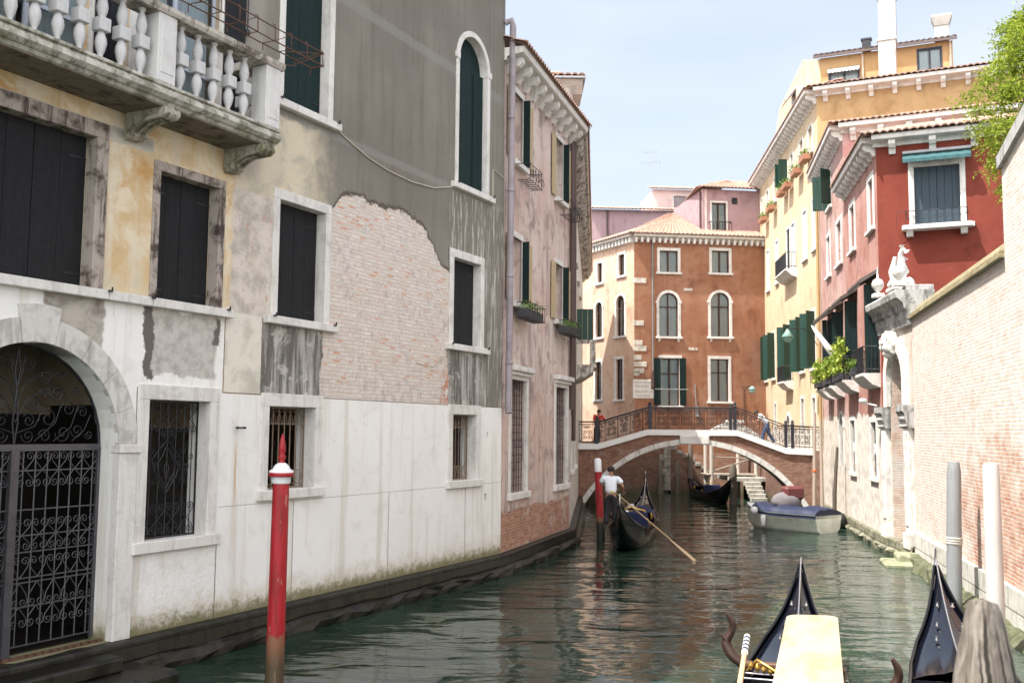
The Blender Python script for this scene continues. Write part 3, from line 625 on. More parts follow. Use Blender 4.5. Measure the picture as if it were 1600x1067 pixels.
# balcony
mb = MB(); e = -.92
prof = [(0, 8.1), (-.78, 8.1), (-.82, 8.14), (-.86, 8.15), (e, 8.2), (e, 8.26), (-.88, 8.285), (-.86, 8.32), (0, 8.32)]
mb.prism(prof, -6.4, 2.28, 'x'); mb.bev(-6.4, 2.3, -.9, -.55, 8.322, 8.37, .01)
bal = G.part('balcony', mb, m_stone('balcony_stone', (.56, .54, .49), (.09, .08, .055), .65, .75, moss=.9))
BST = m_stone('baluster_stone', (.56, .555, .56), (.33, .31, .3), .35, .3)
bp = [(.035, 0), (.06, .0), (.06, .035), (.035, .06), (.035, .08), (.065, .15), (.085, .24), (.078, .3), (.045, .39), (.04, .405), (.04, .59), (.045, .6), (.075, .68), (.083, .74), (.065, .84), (.036, .93), (.036, .95), (.055, .965), (.055, .99)]
proto_m = MB(); proto_m.lathe([(a * .95, b) for a, b in bp], (0, 0, 0), 14); proto_m.bev(-.088, .088, -.088, .088, .4, .585, .008)
first = None
us = [-.52 - .335 * i for i in range(8)] + [.22 + .335 * i for i in range(5)] + [-3.6 - .335 * i for i in range(8)]
pos = [(u, -.74) for u in us] + [(2.08, -.25), (2.08, -.5)]
for u, yy in pos:
    if first is None: first = G.part('baluster', proto_m, BST, bal); o = first
    else: o = first.copy(); C.objects.link(o); o.parent = bal
    o.matrix_local = Matrix.Translation((u, yy, 8.37))
PDS = m_stone('pedestal_stone', (.62, .61, .6), (.4, .38, .36), .3, .3)
for u in (-3.3, -.18, 2.08): mb = MB(); mb.bev(u - .17, u + .17, -.9, -.58, 8.37, 9.362, .01); mb.bev(u - .12, u + .12, -.91, -.57, 8.5, 9.25, .006); G.part('pedestal', mb, PDS, bal)
mb = MB(); mb.prism([(-.92, 9.36), (-.56, 9.36), (-.54, 9.4), (-.56, 9.47), (-.6, 9.5), (-.88, 9.5), (-.95, 9.47), (-.95, 9.41)], -6.4, 2.3, 'x'); mb.bev(1.93, 2.29, -.55, .0, 9.362, 9.5, .01)
G.part('handrail', mb, STONE_D, bal)
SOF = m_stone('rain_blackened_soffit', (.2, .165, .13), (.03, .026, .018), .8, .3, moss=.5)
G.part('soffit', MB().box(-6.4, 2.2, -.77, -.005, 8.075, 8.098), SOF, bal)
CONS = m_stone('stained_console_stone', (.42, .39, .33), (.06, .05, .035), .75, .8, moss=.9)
def console(u, w_=.27):
    mb = MB(); P = []
    up = [(-.02, 8.1), (-.78, 8.1)]; lo = [(a_, 8.1 - (8.1 - b_) * .68) for a_, b_ in [(-.84, 8.02), (-.86, 7.93), (-.8, 7.87), (-.66, 7.86), (-.5, 7.85), (-.36, 7.79), (-.26, 7.71), (-.2, 7.63), (-.2, 7.55), (-.13, 7.49), (-.03, 7.49)]]
    mb.prism(up + lo, u - w_ / 2 + .03, u + w_ / 2 - .03, 'x')
    for q in (u - w_ / 2 + .015, u, u + w_ / 2 - .015): mb.tube([(q, a, b) for a, b in lo[:-2]], .032, 6)
    for yy, zz, rr in ((-.76, 7.99, .085), (-.13, 7.75, .07)): mb.lathe([(rr * .5, 0), (rr, .02), (rr * .8, w_ * .5), (rr, w_ - .02), (rr * .5, w_)], (0, 0, 0), 12); k = 12 * 5; mb.v[-k - 24:] = [(u - w_ / 2 + p[2], yy + p[1], zz + p[0]) for p in mb.v[-k - 24:]]
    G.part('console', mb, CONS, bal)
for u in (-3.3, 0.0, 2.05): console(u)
mb = MB()
for zz, yy in ((9.62, -.98), (9.62, -1.22), (9.84, -1.22)): mb.tube([(-1.2, yy, zz), (.6, yy, zz + .01), (1.6, yy, zz - .01), (2.95, yy, zz)], .011, 5)
for i in range(11):
    u = -1.1 + i * .4; mb.tube([(u, -.98, 9.5), (u, -.98, 9.62), (u + .01, -1.22, 9.62), (u, -1.22, 9.87), (u, -1.17, 9.9)], .009, 5)
    if i % 2: mb.tube([(u, -.98, 9.62), (u + .2, -1.1, 9.72), (u + .38, -1.22, 9.84)], .006, 4)
mb.tube([(2.95, -.98, 9.62), (2.95, -1.22, 9.62), (2.95, -1.22, 9.84), (2.6, -.7, 9.84)], .01, 5); mb.tube([(2.1, -.6, 9.5), (2.7, -.75, 9.62), (2.95, -1.2, 9.84)], .01, 5)
G.part('planter_rack', mb, RUST, bal)
# cable, pegs, downpipe
CB = m_paint('pale_cable', (.5, .45, .36), .7, .2)
mb = MB(); P = [(4.99, 9.22), (5.4, 9.1), (6.0, 8.95), (6.7, 8.86), (7.6, 8.83), (8.5, 8.9), (9.3, 9.1)]
for P, q in (([(p[0], -.02, p[1]) for p in P], .014), ([(11.3, -.02, 9.0), (11.3, -.02, 10.0), (11.85, -.05, 9.9)], .014), ([(9.3, -.02, 5.3), (8.6, -.02, 4.9), (7.9, -.02, 4.95)], .008)): G.part('cable', MB().tube(P, q, 5), CB)
mb = MB(); mb.tube([(2.38, -.1, 3.52), (2.55, -.1, 3.52)], .016, 6); mb.tube([(2.47, 0, 3.52), (2.47, -.1, 3.52)], .012, 6)
for q in (2.38, 2.55): mb.lathe([(.02, -.02), (.03, 0), (.02, .02)], (q, -.1, 3.52), 8)
G.part('wall_peg', mb, IRON)
mb = MB(); mb.tube([(11.9, -.02, 14.0), (11.93, -.18, 14.05), (11.98, -.2, 13.9), (11.98, -.18, 10), (11.97, -.18, 6), (11.97, -.16, 4.15), (11.94, -.2, 3.95)], .085, 10)
for zz in (5.2, 7.4, 9.6, 11.5): mb.lathe([(.085, -.04), (.1, -.03), (.1, .03), (.085, .04)], (11.975, -.18, zz), 10)
G.part('downpipe', mb, PIPEV)
for (q, zz) in ((1.35, 10.9),):
    mb = MB(); mb.tube([(2.35, -.06, 11.4), (2.35, -.06, 10.25)], .012, 5); mb.lathe([(.02, -.05), (.05, -.03), (.045, .03), (.02, .05)], (2.35, -.06, 10.2), 8); G.part('cable_weight', mb, IRON)

# quay plinth of the left bank follows all three houses
def plinth(name, label, pts, mat, zt=.5, seg=.35, out=.2, und=.55):
    """stone footing: upper ledge then a rough undercut face going under water; pts = plan polyline (canal face)"""
    mb = MB(); rows = []
    P = [Vector((*p, 0)) for p in pts]; L = []
    for a, b in zip(P, P[1:]):
        n = max(1, int((b - a).length / seg))
        for i in range(n): L.append((a.lerp(b, i / n), (b - a).normalized()))
    L.append((P[-1], (P[-1] - P[-2]).normalized())); prof = [(-.3, zt), (out - .03, zt), (out, zt - .03), (out + .02, zt * .5), (out, zt * .42), (out + .08, zt * .36), (out + .14, .1), (out + .1, -.1), (out + .2, -.6)]
    nn = [Vector((d.y, -d.x, 0)) for _, d in L]; out_rows = []
    for k, (o, z) in enumerate(prof):
        row = []
        for i, (p, d) in enumerate(L):
            j = .0 if k < 5 else .14; q = mnoise.noise(Vector((p.x * 2.1, p.y * 2.1, k * 3.))) * j; q2 = mnoise.noise(Vector((p.x * 1.3, p.y * 1.3, 9 + k))) * (.012 if k < 3 else .05)
            row.append(p + nn[i] * (o + q) + Vector((0, 0, z + q2)))
        out_rows.append(row)
    mb.grid(out_rows, False, flip=True); o = mb.build(name, mat); return tag(o, label, 'quay', None, 'structure')
g = G.W; A = g @ Vector((-6.6, 0, 0)); Bq = g @ Vector((11.93, 0, 0))
plinth('quay_footing', 'wet dark stone footing along the left bank', [(A.x, A.y), (-.3005, 24.8245), (1.84, 31.6), (4.45, 62)], QUAY)
mb = MB(); mb.bev(-5.5, .35, -1.1, -.1, -.4, .2, .06); mb.bev(-5.0, -.2, -.6, .3, .2, .42, .04)
o = mb.build('water_step', QUAY); o.matrix_world = G.W; tag(o, 'worn dark stone landing step before the iron water gate', 'step', kind='structure')

# ================================================================= PINK HOUSE (left)
a = R(17.5); pe = (-.3005 + 7.1 * math.sin(a), 24.8245 + 7.1 * math.cos(a))
PK = Fr((-.3005, 24.8245), pe, 'pink_house', 'pale pink house with brick foot, tan shutters and planters, beside the grey house', 'building')
PINK = m_plaster('faded_pink_plaster', (.58, .43, .375), (.32, .24, .22), (.62, .53, .48), .75, .95, peel=(1.45, .5, 'brick'), algae=(-.05, (.12, .12, .06)))
pw = [(.95, 1.8), (5.3, 6.15)]
ph = [(.95, 2.3, 1.9, 4.85), (5.4, 6.75, 1.9, 4.85)] + [(a_, b_, c_, d_) for a_, b_ in pw for c_, d_ in ((6.85, 8.6), (10.6, 12.5))]
PK.part('wall', wall(MB(), .13, 7.1, .5, 13.2, ph, .4, 8), PINK)
def grid_grille(fr, u0, u1, z0, z1, nx, nz, gm, f, y=.12):
    mb = MB()
    for i in range(nx + 1): q = u0 + (u1 - u0) * i / nx; mb.tube([(q, y, z0), (q, y, z1)], .012, 4)
    for i in range(nz + 1): q = z0 + (z1 - z0) * i / nz; mb.tube([(u0, y - .014, q), (u1, y - .014, q)], .01, 4)
    fr.part('grille', mb, gm, f)
for u0, u1 in ((.95, 2.3), (5.4, 6.75)):
    mb = MB(); ring(mb, u0, u1, 1.9, 4.85, .18, .03); mb.bev(u0 - .26, u1 + .26, -.2, .03, 5.055, 5.2, .02); mb.bev(u0 - .2, u1 + .2, -.12, .03, 4.96, 5.053, .01)
    f = PK.part('window', mb, STONE); PK.part('sill', sill(MB(), u0, u1, 1.9, .24, .16, .1), STONE, f); grid_grille(PK, u0, u1, 1.9, 4.85, 6, 15, IRON, f)
    mb = MB(); mb.box(u0 - .2, u1 + .2, .75, .8, 1.7, 5); PK.part('pane', mb, DARKI, f)
def bifold_window(fr, u0, u1, z0, z1, cap=False):
    mb = MB(); mb.bev(u0 - .08, u1 + .08, -.03, .06, z1, z1 + .16, .01); mb.bev(u0 - .07, u0, -.02, .06, z0, z1, .006); mb.bev(u1, u1 + .07, -.02, .06, z0, z1, .006); f = fr.part('window', mb, STONE)
    fr.part('sill', sill(MB(), u0, u1, z0, .2, .13, .16), STONE, f)
    M = Matrix
    for x0, mat, rot, wd in ((u1, SHUTG, -90, .19),):
        o = fr.part('shutter', leaf_shut(MB(), 0, wd, z0 + .02, z1 - .01, 0, 3), mat, f); o.matrix_local = M.Translation((x0 + (.0 if mat is SHUTG else -.05), -.02, 0)) @ M.Rotation(R(rot), 4, 'Z')
    fr.part('shutter', leaf_shut(MB(), u1 + .06, u1 + .8, z0 + .02, z1 - .01, -.07, 3), TAN, f)
    fr.part('shutter', leaf_shut(MB(), u0 - .6, u0 - .16, z0 + .02, z1 - .01, -.07, 3), TAN, f)
    mb = MB(); t = .05
    for q in (u0, (u0 + u1) / 2 - t / 2, u1 - t): mb.box(q, q + t, .22, .27, z0, z1)
    mb.box(u0 + t, u1 - t, .222, .268, z1 - .06, z1); mb.box(u0 + t, u1 - t, .222, .268, z0, z0 + .07); fr.part('sash', mb, WHITEP, f)
    mb = MB(); mb.add([(u0, .245, z0), (u1, .245, z0), (u1, .245, z1), (u0, .245, z1)], [(0, 1, 2, 3)]); fr.part('pane', mb, GLASS, f)
    mb = MB(); n = 20; mb.grid([[(u0 + .03 + (u1 - u0 - .06) * i / n, .34 + .03 * math.sin(i * 1.9), zz) for i in range(n + 1)] for zz in (z0, z1)]); fr.part('curtain', mb, CURT, f)
    return f
for a_, b_ in pw:
    for c_, d_ in ((6.85, 8.6), (10.6, 12.5)):
        f = bifold_window(PK, a_, b_, c_, d_)
        if c_ > 10:
            mb = MB(); y0, y1 = -.16, -.5; za, zb = c_ - .55, c_ - .12
            for zz in (za, zb): mb.tube([(a_ - .1, y0, zz), (a_ - .1, y1, zz), (b_ + .25, y1, zz), (b_ + .25, y0, zz)], .012, 4)
            for i in range(7): q = a_ - .1 + (b_ - a_ + .35) * i / 6; mb.tube([(q, y0, za), (q, y1, za)], .01, 4)
            for i in range(5):
                q = a_ + .05 + i * .27; spiral(mb, q, (za + zb) / 2, .15, y1, 0, 1.2, 1 if i % 2 else -1, .009, 14); mb.tube([(q - .13, y1, za), (q - .13, y1, zb)], .009, 4)
            for q in (-.27, -.38): mb.tube([(a_ - .1, q, za), (b_ + .25, q, za)], .009, 4)
            PK.part('flower_basket', mb, IRON, f)
cornice(PK, .1, 7.35, 13.05, .52, .68, .2, .3)
mb = MB(); tiles(mb, (-.0, -.62, 13.4), (7.5, -.62, 13.4), (.0, 4, 15.1), (7.5, 4, 15.1)); PK.part('roof', mb, TILE)
mb = MB(); mb.tube([(6.98, -.1, 13.0), (6.98, -.1, 4.2)], .07, 8); mb.lathe([(.07, 0), (.13, .2), (.13, .28)], (6.98, -.12, 12.95), 8); PK.part('downpipe', mb, PIPEB)
# planters hang on the lower sills
def planter(W, label, u0, u1, y0, z0, h=.24, dp=.26, leaf=LEAF, top=.35, n=220, box=None, group=None, droop=.25, sz=.06):
    t = thing('planter', label, 'planter', W @ Vector(((u0 + u1) / 2, y0, z0)), math.atan2(W[1][0], W[0][0]), group); L = (u1 - u0) / 2
    mb = MB(); w_ = .015
    mb.box(-L, L, -dp, 0, 0, .02); mb.box(-L, L, -dp, -dp + w_, .02, h); mb.box(-L, L, -w_, 0, .02, h); mb.box(-L, -L + w_, -dp + w_, -w_, .02, h); mb.box(L - w_, L, -dp + w_, -w_, .02, h); mb.box(-L + w_, L - w_, -dp + w_, -w_, h - .05, h - .04)
    mb.build('trough', box or m_planter, t)
    mb = MB(); plants(mb, -L, L, -dp, 0, h - .05, h + top, n, sz, droop); mb.build('foliage', leaf, t); return t
m_planter = m_paint('dark_planter', (.05, .05, .055), .7, .4)
for (u0, lab) in ((.85, 'dark trough of green herbs under the lower near window of the pale pink house'), (5.1, 'dark trough of leafy plants under the lower far window of the pale pink house')):
    t = planter(PK.W, lab, u0, u0 + 1.45, -.18, 6.42, .24, .3, group='planters on the pale pink house')
    mb = MB()
    for zz in (.02, .4): mb.tube([(-.78, 0, zz), (-.78, -.34, zz), (.78, -.34, zz), (.78, 0, zz)], .011, 4)
    for i in range(7): q = -.72 + i * .24; mb.tube([(q, -.34, .02), (q, -.34, .4)], .009, 4)
    mb.build('basket', IRON, t)

# ================================================================= WHITE HOUSE (far left, edge on)
WH = Fr(pe, (4.4, 61.7), 'white_house', 'narrow sliver of a pale house with stone balcony past the pale pink house', 'building')
WHM = m_plaster('off_white_plaster', (.56, .53, .49), (.34, .31, .28), None, .5, .5, algae=(.3, (.1, .1, .06)))
hw = [(2.2, 3.3, 6.1, 8.3), (2.2, 3.3, 10.2, 12.2), (7.2, 8.4, 6.1, 8.6), (7.2, 8.4, 10.2, 12.2), (2.2, 3.3, 2.2, 4.6), (12, 13.2, 6.1, 8.6), (12, 13.2, 10.2, 12.2), (7.2, 8.4, 2.2, 4.6), (17, 18.2, 6.1, 8.3), (17, 18.2, 10.2, 12.2), (21, 22.2, 3.2, 5.4), (22, 23.2, 6.4, 8.3), (22, 23.2, 10.2, 12.2)]
WH.part('wall', wall(MB(), 0.02, 30, .5, 13.2, hw, .35, 8), WHM)
for h_ in hw: glass_win(WH, *h_, .16, cur=CURT)
cornice(WH, .3, 30, 13.05, .52, .68, .2, .3, mat=STONE_D)
mb = MB(); tiles(mb, (.3, -.6, 13.4), (30, -.6, 13.4), (.3, 4, 15.1), (30, 4, 15.1)); WH.part('roof', mb, TILE)
mb = MB(); mb.tube([(.55, -.12, 13), (.55, -.12, 4.0)], .08, 8); mb.tube([(1.6, -.1, 12.6), (1.6, -.1, 3.2)], .07, 8); WH.part('downpipe', mb, PIPEB)
mb = MB(); mb.prism([(0, 5.4), (-.35, 5.55), (-.72, 5.8), (-.75, 5.95), (-.85, 5.98), (-.85, 6.08), (0, 6.08)], 6.7, 9.0, 'x'); b2 = WH.part('balcony', mb, STONE_D)
k = 0
for u in (6.95, 7.25, 7.55, 7.85, 8.15, 8.45): o = WH.part('baluster', MB().lathe([(.05, 0), (.07, .04), (.04, .1), (.085, .28), (.05, .42), (.05, .46), (.08, .62), (.05, .8)], (u, -.7, 6.1), 8), BST, b2)
mb = MB(); mb.bev(6.7, 9.0, -.82, -.6, 6.9, 7.04, .01); mb.bev(6.7, 6.86, -.82, -.6, 6.08, 6.9, .01); mb.bev(8.84, 9.0, -.82, -.6, 6.08, 6.9, .01); mb.bev(6.7, 6.86, -.58, 0, 6.9, 7.04, .01); WH.part('handrail', mb, STONE_D, b2)
mb = MB(); leaf_shut(mb, 0, .7, 7.3, 8.7, 0, 3); o = WH.part('shutter', mb, SHUTB); o.matrix_local = Matrix.Translation((10.5, -.02, 0)) @ Matrix.Rotation(R(-90), 4, 'Z')
# brick chimney tower rising behind the pink roof
mb = MB(); mb.box(-.62, .62, -.6, .6, 0, 1.75)
for q in (-.45, 0, .45): mb.box(q - .09, q + .09, -.75, -.6, 1.15, 1.5)
mb.prism([(-.62, 1.3), (.62, 1.3), (.95, 1.72), (-.95, 1.72)], -.62, .62); mb.prism([(-.62, 1.31), (.62, 1.31), (.93, 1.71), (-.93, 1.71)], -.93, .93, 'x')
ch = MB(); ch.v, ch.f, ch.mi, ch.sm = mb.v, mb.f, mb.mi, mb.sm
CHB = m_brick('pale_chimney_brick', ((.62, .52, .46), (.68, .62, .57), (.6, .56, .52)), .6, (.7, .67, .63))
o = PK.part('chimney', ch, CHB); o.matrix_local = PK.M @ PK.W.inverted() @ Matrix.Translation((1.3, 32.4, 13.2)); chn = o
mb = MB(); mb.bev(-1.02, 1.02, -1.0, 1.0, 1.722, 1.8, .02); o = mb.build('chimney_slab', LEAD, chn)
mb = MB(); tiles(mb, (-1.0, -.98, 1.83), (1.0, -.98, 1.83), (-.3, 0, 2.05), (.3, 0, 2.05)); tiles(mb, (1.0, -.98, 1.83), (1.0, .98, 1.83), (.3, 0, 2.05), (.3, .05, 2.05)); mb.bev(-.3, .3, -.25, .25, 2.0, 2.22, .02); mb.build('chimney_roof', TILE, chn)
SH_W0 = m_paint('white_canvas', (.75, .75, .74), .8, .15)
# ================================================================= ORANGE CORNER HOUSE
OR = Fr((7.4, 60), (15.3, 61.0), 'orange_house', 'terracotta orange corner house with arched windows and street sign beyond the bridge', 'building')
ORL = Fr((3.56, 66.96), (7.4, 60), root=OR)
ORM = m_plaster('terracotta_plaster', (.29, .135, .08), (.22, .095, .055), (.36, .2, .135), .35, .7, peel=(2.3, .9, 'brick'))
ORM2 = m_plaster('pale_orange_plaster', (.56, .38, .28), (.45, .26, .18), (.62, .47, .37), .3, .6)
fh = [(1.6, 2.75, 13.25, 14.6), (4.9, 6.0, 13.3, 14.7), (1.55, 2.75, 9.3, 12.0, True), (4.8, 6.0, 9.35, 12.1, True), (1.65, 2.8, 5.1, 8.0), (4.75, 5.9, 5.4, 8.0)]
OR.part('wall', wall(MB(), 0, 8.3, 0, 15.3, fh, .3, 6), ORM)
lh = [(3.95, 4.5, 13.0, 14.3), (6.3, 6.95, 13.15, 14.5), (3.75, 4.5, 9.5, 11.8, True), (6.05, 6.95, 9.4, 11.95, True), (3.7, 4.4, 5.55, 7.95), (6.0, 6.75, 5.5, 8.0), (1.2, 1.9, 5.5, 8), (1.2, 1.9, 9.4, 11.8, True), (1.2, 1.9, 13, 14.3)]
ORL.part('wall', wall(MB(), 0, 7.95, 0, 15.3, lh, .3, .5), ORM2)
for h_ in fh: glass_win(OR, *h_[:4], .16, arch=len(h_) > 4, cur=CURT, tr=.68 if h_[2] < 13 else None, brk=h_[2] > 9 and h_[2] < 10)
for h_ in lh: glass_win(ORL, *h_[:4], .14, arch=len(h_) > 4, cur=CURT, tr=.68 if h_[2] < 13 else None)
f = [o for o in OR.root.children if o.name.startswith('window')][4]
for a, b in ((1.18, 1.62), (2.78, 3.2)): OR.part('shutter', leaf_shut(MB(), a, b, 5.15, 8.0, -.1, 2), SHUTG, f)
OR.part('railing', MB().tube([(1.2, -.3, 6.1), (3.25, -.3, 6.1)], .02, 5), LEAD, f)
cornice(OR, -.1, 8.3, 15.25, .4, .36, .14, .22, dent=True); cornice(ORL, 0, 8.05, 15.25, .4, .36, .14, .22, dent=True)
mb = MB()
QS = m_stone('quoin_stone', (.62, .58, .52))
for i, (z, u1, u0) in enumerate(((12.55, .75, -.03), (9.95, .6, -.03), (8.75, .5, -.03), (8.4, .75, -.03), (7.85, .45, -.03), (7.45, .75, -.03), (7.05, .6, -.03), (6.9, .3, -.03))): OR.part('quoin', MB().bev(u0, u1, -.03, .2, z, z + .3, .01), QS)
for u, z in ((3.1, 12.15), (3.4, 8.5)): OR.part('inset_block', MB().bev(u, u + .55, -.02, .1, z, z + .16, .01), QS)
mb = MB(); tiles(mb, (-.5, -.5, 15.55), (4.7, -.5, 15.55), (4.35, 7.4, 18.6), (4.7, 7.4, 18.6), .26, .42); tiles(mb, (4.7, -.5, 15.55), (8.4, -.5, 15.55), (4.7, 1.6, 16.3), (8.4, 1.6, 16.3), .26, .42); OR.part('roof', mb, TILE)
mb = MB(); tiles(mb, (-.3, -.5, 15.55), (8.45, -.5, 15.55), (-.3, 6, 17.9), (3.0, 7.7, 18.6), .26, .42); ORL.part('roof', mb, TILE)
mb = MB(); mb.tube([(1.13, -.1, 15.2), (1.13, -.1, 6.4)], .06, 8); mb.cur = 0; OR.part('downpipe', mb, m_paint('grey_brown_pipe', (.2, .19, .18)))
mb = MB(); mb.tube([(1.13, -.1, 7.2), (1.13, -.1, 6.2)], .085, 8); OR.part('pipe_foot', mb, PIPEB)
mb = MB(); mb.bev(-.1, 1.02, -.04, .01, 6.1, 6.68, .006); mb.bev(-.1, 1.2, -.042, .01, 5.55, 6.098, .006); sg = OR.part('street_sign', mb, m_stone('sign_marble', (.75, .73, .7), (.5, .46, .4), .15, .15))
INK = m_paint('sign_lettering', (.16, .13, .12), .8, .2)
def text_mesh(txt, size, M, parent, mat, ext=.002):
    c = bpy.data.curves.new('lettering', 'FONT'); c.body = txt; c.size = size; c.extrude = ext; c.align_x = 'CENTER'; c.align_y = 'CENTER'; c.space_character = 1.25
    t = bpy.data.objects.new('lettering', c); C.objects.link(t); bpy.context.view_layer.update()
    me = bpy.data.meshes.new_from_object(t.evaluated_get(bpy.context.evaluated_depsgraph_get())); me.name = 'lettering'; bpy.data.objects.remove(t)
    o = bpy.data.objects.new('lettering', me); C.objects.link(o); me.materials.clear(); me.materials.append(mat); o.parent = parent; o.matrix_local = M; return o
for txt, u, z in (('PONTE DE LA', .46, 6.51), ('MALVASIA', .46, 6.27), ('CALLE DE LA', .55, 5.95), ('MALVASIA', .55, 5.7)):
    text_mesh(txt, .15, Matrix.Translation((u, -.05, z)) @ Matrix.Rotation(R(90), 4, 'X'), sg, INK)
# wall lamp
mb = MB(); mb.tube([(7.0, 0, 6.3), (7.0, -.35, 6.35), (7.15, -.5, 6.3)], .025, 6); mb.tube([(6.85, -.03, 6.3), (6.85, -.03, 4.3)], .02, 5)
lp = OR.part('wall_lamp', mb, IRON)
mb = MB(); mb.lathe([(.04, .1), (.1, .06), (.24, -.08), (.22, -.1)], (7.2, -.5, 6.25), 12); mb.lathe([(.16, -.1), (.2, -.2), (.1, -.32)], (7.2, -.5, 6.25), 12); OR.part('lamp_shade', mb, m_paint('verdigris_shade', (.25, .42, .4), .5, .3), lp)
mb = MB(); mb.tube([(3.75, -.04, 6.5), (3.85, -.04, 4.6)], .03, 5); mb.box(3.8, 3.95, -.12, 0, 4.5, 5.1); OR.part('wall_conduit', mb, LEAD)

# ================================================================= MAUVE HOUSE behind
MV = Fr((11.97, 62.0), (15.6, 62.5), 'mauve_house', 'mauve upper block with one tall window rising above the terracotta corner house', 'building')
MVM = m_plaster('mauve_plaster', (.37, .25, .265), None, None, .3, .45); MVP = m_plaster('pale_pink_side_plaster', (.6, .46, .44), None, None, .25, .4)
MV.part('wall', wall(MB(), 0, 3.9, 15.0, 18.9, [(.62, 1.58, 16.15, 18.05)], .3, 6), MVM)
glass_win(MV, .62, 1.58, 16.15, 18.05, .1, cur=CURT, tr=.0)
mb = MB(); mb.box(1.95, 2.3, -.05, .02, 18.0, 18.4); MV.part('vent', mb, IRON)
mb = MB()
for i in range(8): q = .4 + i * .2; mb.tube([(q, -.35, 16.1), (q, -.35, 16.75)], .016, 4)
mb.tube([(.4, 0, 16.75), (.4, -.35, 16.75), (1.8, -.35, 16.75), (1.8, 0, 16.75)], .03, 4); MV.part('window_railing', mb, IRON)
mb = MB(); tiles(mb, (-.4, -.4, 18.95), (4.0, -.4, 18.95), (2.4, 3.2, 20.3), (4.0, 3.2, 20.3), .25, .45); MV.part('roof', mb, TILE)
MVS = Fr((11.88, 68.6), (11.965, 62.02), root=MV)
MVS.part('side_wall', wall(MB(), 0, 6.58, 15.0, 18.88, [], .3, .3), MVP); mb = MB(); tiles(mb, (0, -.4, 18.95), (6.9, -.4, 18.95), (0, 2.4, 20.2), (3.4, 2.5, 20.3), .25, .45); MVS.part('side_roof', mb, TILE)
mb = MB(); mb.tube([(6.45, -.1, 18.8), (6.45, -.1, 15.8)], .06, 6); MVS.part('downpipe', mb, PIPEB)
ML = Fr((5.6, 80), (16, 80.5), 'rear_house', 'long low mauve house with tiled roof, furthest back at the left above the orange house', 'building')
ML.part('wall', wall(MB(), .7, 10, 8, 21.6, [], .3, 6), MVM); mb = MB(); tiles(mb, (.4, -.5, 21.6), (10, -.5, 21.6), (.4, 2.6, 22.4), (10, 2.6, 22.4), .32, .5); ML.part('roof', mb, TILE)
mb = MB(); mb.tube([(2.1, -.1, 21.5), (2.1, -.1, 12)], .08, 6); ML.part('downpipe', mb, PIPEB)
MT = Fr((11.2, 84), (16.5, 84.4), 'attic_house', 'small pale pink attic storey with tiled roof between the two mauve roofs', 'building')
MT.part('wall', wall(MB(), .8, 6, 10, 24.3, [(2.6, 4.8, 22.4, 23.8)], .2, 5), MVP)
f = glass_win(MT, 2.6, 4.8, 22.4, 23.8, .08, wood=m_paint('pink_louvre', (.42, .25, .25)), cur=m_paint('pink_blind', (.45, .3, .3)), tr=None, mull=1)
mb = MB(); tiles(mb, (.5, -.5, 24.3), (6.2, -.5, 24.3), (.9, 3, 25.3), (6.2, 3, 25.3), .32, .5); MT.part('roof', mb, TILE)
an = thing('tv_antenna', 'thin rooftop television antenna against the sky above the mauve roofs', 'antenna', (11.5, 82, 22))
mb = MB(); mb.tube([(0, 0, 0), (0, 0, 5.2)], .022, 5)
for zz, k, L in ((4.9, 5, .5), (4.0, 6, .8)):
    mb.tube([(-L, 0, zz), (L, 0, zz + .15)], .015, 4)
    for i in range(k): q = -L + 2 * L * i / (k - 1); mb.tube([(q, -.3, zz + .07), (q, .3, zz + .07)], .01, 4); mb.tube([(q, 0, zz - .2), (q, 0, zz + .3)], .01, 4)
mb.build('mast', LEAD, an)

# ================================================================= YELLOW HOUSE
YL = Fr((15.76, 62.8), (14.2, 45.5), 'yellow_house', 'tall sunlit yellow house with green shutters, window boxes and penthouse, right beyond the bridge', 'building')
YLM = m_plaster('sunny_yellow_plaster', (.58, .44, .29), (.45, .33, .21), (.64, .53, .38), .3, .5, peel=(3.7, .8, (.6, .55, .48)))
YLF = Fr((14.2, 45.5), (14.2 + .914 * 10, 45.5 - .407 * 10), root=YL)
OCH = m_plaster('ochre_plaster', (.41, .26, .125), (.32, .19, .09), (.48, .33, .18), .3, .5)
top = [(15.3, 16.3, 17.0, 18.25), (13.2, 14.1, 17.05, 18.25), (10.7, 11.5, 17.0, 18.25), (8.9, 9.9, 17.0, 18.25), (5.6, 6.4, 16.9, 18.25), (2.9, 3.7, 16.85, 18.2), (.8, 1.5, 16.85, 18.2)]
mid = [(16.0, 17.0, 12.2, 14.6), (13.7, 14.6, 12.1, 14.5), (9.3, 10.2, 12.1, 14.5), (10.7, 11.6, 12.1, 14.5), (5.9, 6.7, 12.1, 14.5), (2.8, 3.6, 12.1, 14.5)]
low = [(15.2, 16.1, 6.6, 9.3), (12.6, 13.5, 6.6, 9.3), (8.9, 10.1, 6.3, 9.3), (4.2, 5.1, 6.7, 9.35), (1.6, 2.5, 6.7, 9.35)]
gr = [(12.5, 13.2, 3.6, 5.25), (15.2, 15.9, 3.6, 5.2), (8.5, 9.5, 2.76, 4.5, True), (4.7, 5.3, 3.4, 5.2)]
YL.part('wall', wall(MB(), 0, 17.37, 0, 19.3, top + mid + low + gr, .25, 7), YLM)
YLF.part('end_wall', wall(MB(), 0, 10, 2, 19.3, [], .2, .4), OCH)
WPALE = m_paint('pale_blue_shutter', (.5, .56, .58), .5, .2, wood=True)
for i, h_ in enumerate(top): glass_win(YL, *h_, .1, cur=CURT, tr=None, wood=WHITEP, sl_=True)
